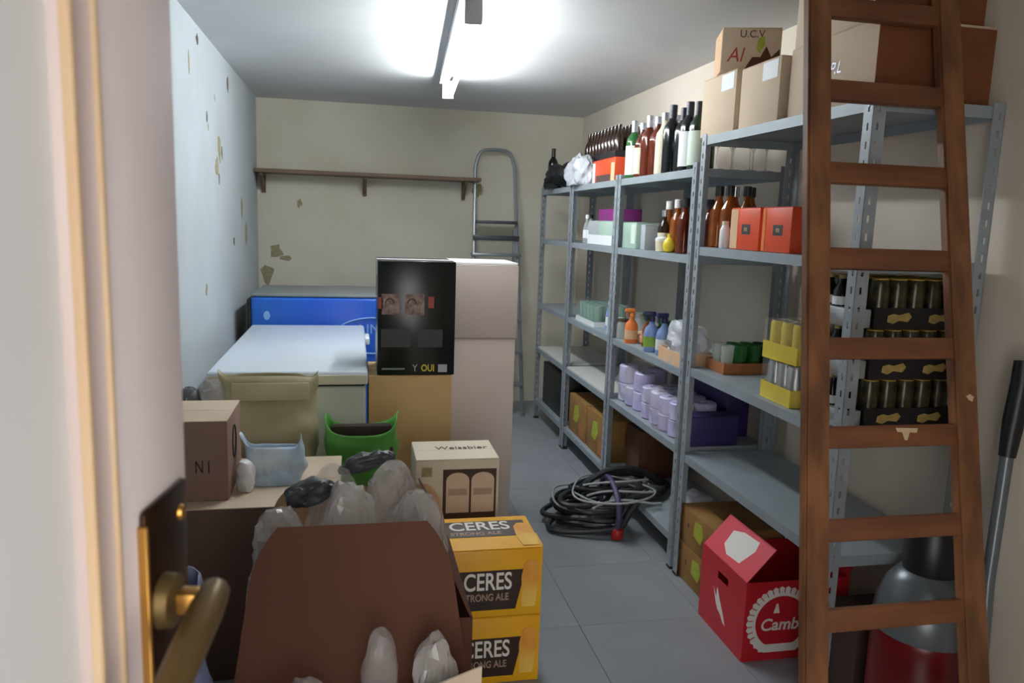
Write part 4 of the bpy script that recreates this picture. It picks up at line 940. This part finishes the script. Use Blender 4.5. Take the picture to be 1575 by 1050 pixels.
# open cartons in the foreground
def open_carton(label, x0, x1, y0, y1, h, material, name='open_carton', inner=None):
    t = thing(name, label, 'box', ((x0 + x1) / 2, (y0 + y1) / 2, 0.001)); W, D = (x1 - x0) / 2, (y1 - y0) / 2; e = 0.005
    part('base', box(NB(), -W, W, -D, D, 0, e), material, t)
    for a in ((-W, -W + e, -D, D), (W - e, W, -D, D), (-W + e, W - e, -D, -D + e), (-W + e, W - e, D - e, D)): part('side', box(NB(), *a, e, h, 0.001, 1), material, t)
    return t, W, D
def flap(t, length, w0, w1, th, material, loc, rot, bend=0.0, rnd_c=0.06):       # hinged along local X at y = 0, grows along +Y, tapers w0 -> w1, rounded corners
    bm = NB(); n = 14; outl = []
    for i in range(n + 1):
        v = i / n; wv = w0 + (w1 - w0) * v
        if v > 0.6: wv -= rnd_c * ((v - 0.6) / 0.4) ** 2.5
        outl.append((wv / 2, v * length))
    rows = [[bm.verts.new((s * a, b, zz + bend * (b / length) ** 2)) for zz in (0, th) for s in (-1, -0.33, 0.33, 1)] for a, b in outl]
    for r0, r1 in zip(rows, rows[1:]):
        for q in (0, 4):
            for k in range(3): bm.faces.new((r0[q + k], r0[q + k + 1], r1[q + k + 1], r1[q + k]))
        for k in (0, 3): bm.faces.new((r0[k], r0[k + 4], r1[k + 4], r1[k]))
    for r in (rows[0], rows[-1]):
        for k in range(3): bm.faces.new((r[k], r[k + 1], r[k + 5], r[k + 4]))
    return part('flap', bm, material, t, loc, rot)
ca, W, D = open_carton('open brown carton heaped with clear plastic bags behind the raised flap', -0.245, 0.275, 1.665, 2.13, 0.58, 'card_brown')
flap(ca, 0.235, 2 * D - 0.01, 2 * D - 0.12, 0.004, 'card_brown', (W - 0.006, 0, 0.58), (math.radians(66), 0, PI / 2))     # right flap leaning in over the bags
flap(ca, 0.16, 2 * W - 0.01, 2 * W - 0.06, 0.004, 'card', (0, D, 0.58), (math.radians(60), 0, 0))                   # rear flap
g = 'clear plastic bags heaped in the carton'
for i, (x, y, z0, sx, sy_, sz, mm, lb) in enumerate([
    (-0.165, 1.775, 0.32, 0.068, 0.085, 0.50, 'film_milky', 'clear plastic bag drooping over the left edge of the heaped carton'),
    (-0.01, 1.775, 0.32, 0.07, 0.085, 0.555, 'film_milky', 'milky plastic bag in the middle front of the heap'),
    (0.145, 1.775, 0.32, 0.068, 0.085, 0.525, 'film_milky', 'milky plastic bag at the right front of the heap'),
    (0.10, 1.98, 0.32, 0.07, 0.085, 0.53, 'film_milky', 'tall clear plastic bag peaking highest at the back of the heap'),
    (-0.05, 1.98, 0.32, 0.065, 0.085, 0.54, 'film_clear', 'clear plastic bag behind the middle of the heap'),
    (0.2, 1.98, 0.30, 0.03, 0.085, 0.42, 'film_milky', 'narrow grey plastic bag squeezed against the right flap')]):
    o = part('plastic_bag', crumple_bag(NB(), sx, sy_, sz, 1.3 * i + 2.2), mm, None, (x, y, z0), smooth=False); tag(o, lb, 'bag', g)
pk = part('packing_filler', box(NB(), -0.235, 0.265, 1.675, 2.12, 0.01, 0.315, 0.01), 'film_white', None); tag(pk, 'flat white packing filler under the plastic bags in the heaped carton', 'packing')
o = part('dark_wrap', blob(NB(), 0.06, 0.03, 0.05, 0.45, 3.0, 4, 17.0), 'dark_sack', None, (-0.10, 1.885, 0.80), (0, -0.25, 0.2)); tag(o, 'crumpled dark grey wrapping lying across the plastic bags', 'wrapping')
o = part('grey_sheath', blob(NB(), 0.075, 0.022, 0.04, 0.4, 3.0, 4, 27.0), 'dark_sack', None, (0.04, 2.09, 0.815), (0, -0.25, 0.1)); tag(o, 'dark wrapped bundle sticking up in front of the green bag', 'wrapping')

cb2, W, D = open_carton('open brown carton in the foreground with its far flap raised', -0.255, 0.255, 1.10, 1.55, 0.52, 'card_brown')
flap(cb2, 0.335, 2 * W - 0.02, 2 * W - 0.115, 0.005, 'card_brown', (0, D - 0.006, 0.52), (math.radians(78), 0, 0), 0.012, 0.08)
part('flap', poly(NB(), [(0.10, 0.47), (0.249, 0.47), (0.25, 0.628), (0.14, 0.59)], 0.005), 'card_light', cb2, (0, 0.065, 0), FRONT, False)  # lighter card colour carries the doorway light on this flap
flap(cb2, 0.20, 0.43, 0.36, 0.005, 'card_brown', (-W, 0, 0.52), (math.radians(-86), 0, PI / 2))
flap(cb2, 0.20, 2 * W - 0.02, 2 * W - 0.08, 0.005, 'card_brown', (0, -D, 0.52), (math.radians(-60), 0, PI))
g = 'clear plastic bags in the foreground carton'
for i, (x, y, sx, sy_, sz, mm, lb) in enumerate([(0.055, 1.46, 0.038, 0.045, 0.68, 'film_clear', 'thin clear bag standing before the raised flap in the foreground carton'),
    (0.165, 1.465, 0.045, 0.05, 0.65, 'film_milky', 'milky crumpled bag at the right in the foreground carton'),
    (-0.10, 1.44, 0.07, 0.06, 0.585, 'film_clear', 'clear crumpled bag at the left in the foreground carton'),
    (0.02, 1.24, 0.17, 0.09, 0.45, 'film_milky', 'wide crumpled bag filling the near half of the foreground carton')]):
    o = part('plastic_bag', crumple_bag(NB(), sx, sy_, sz, 2.1 * i + 30, 0.8, 0.5), mm, None, (x, y, 0.007), smooth=False); tag(o, lb, 'bag', g)
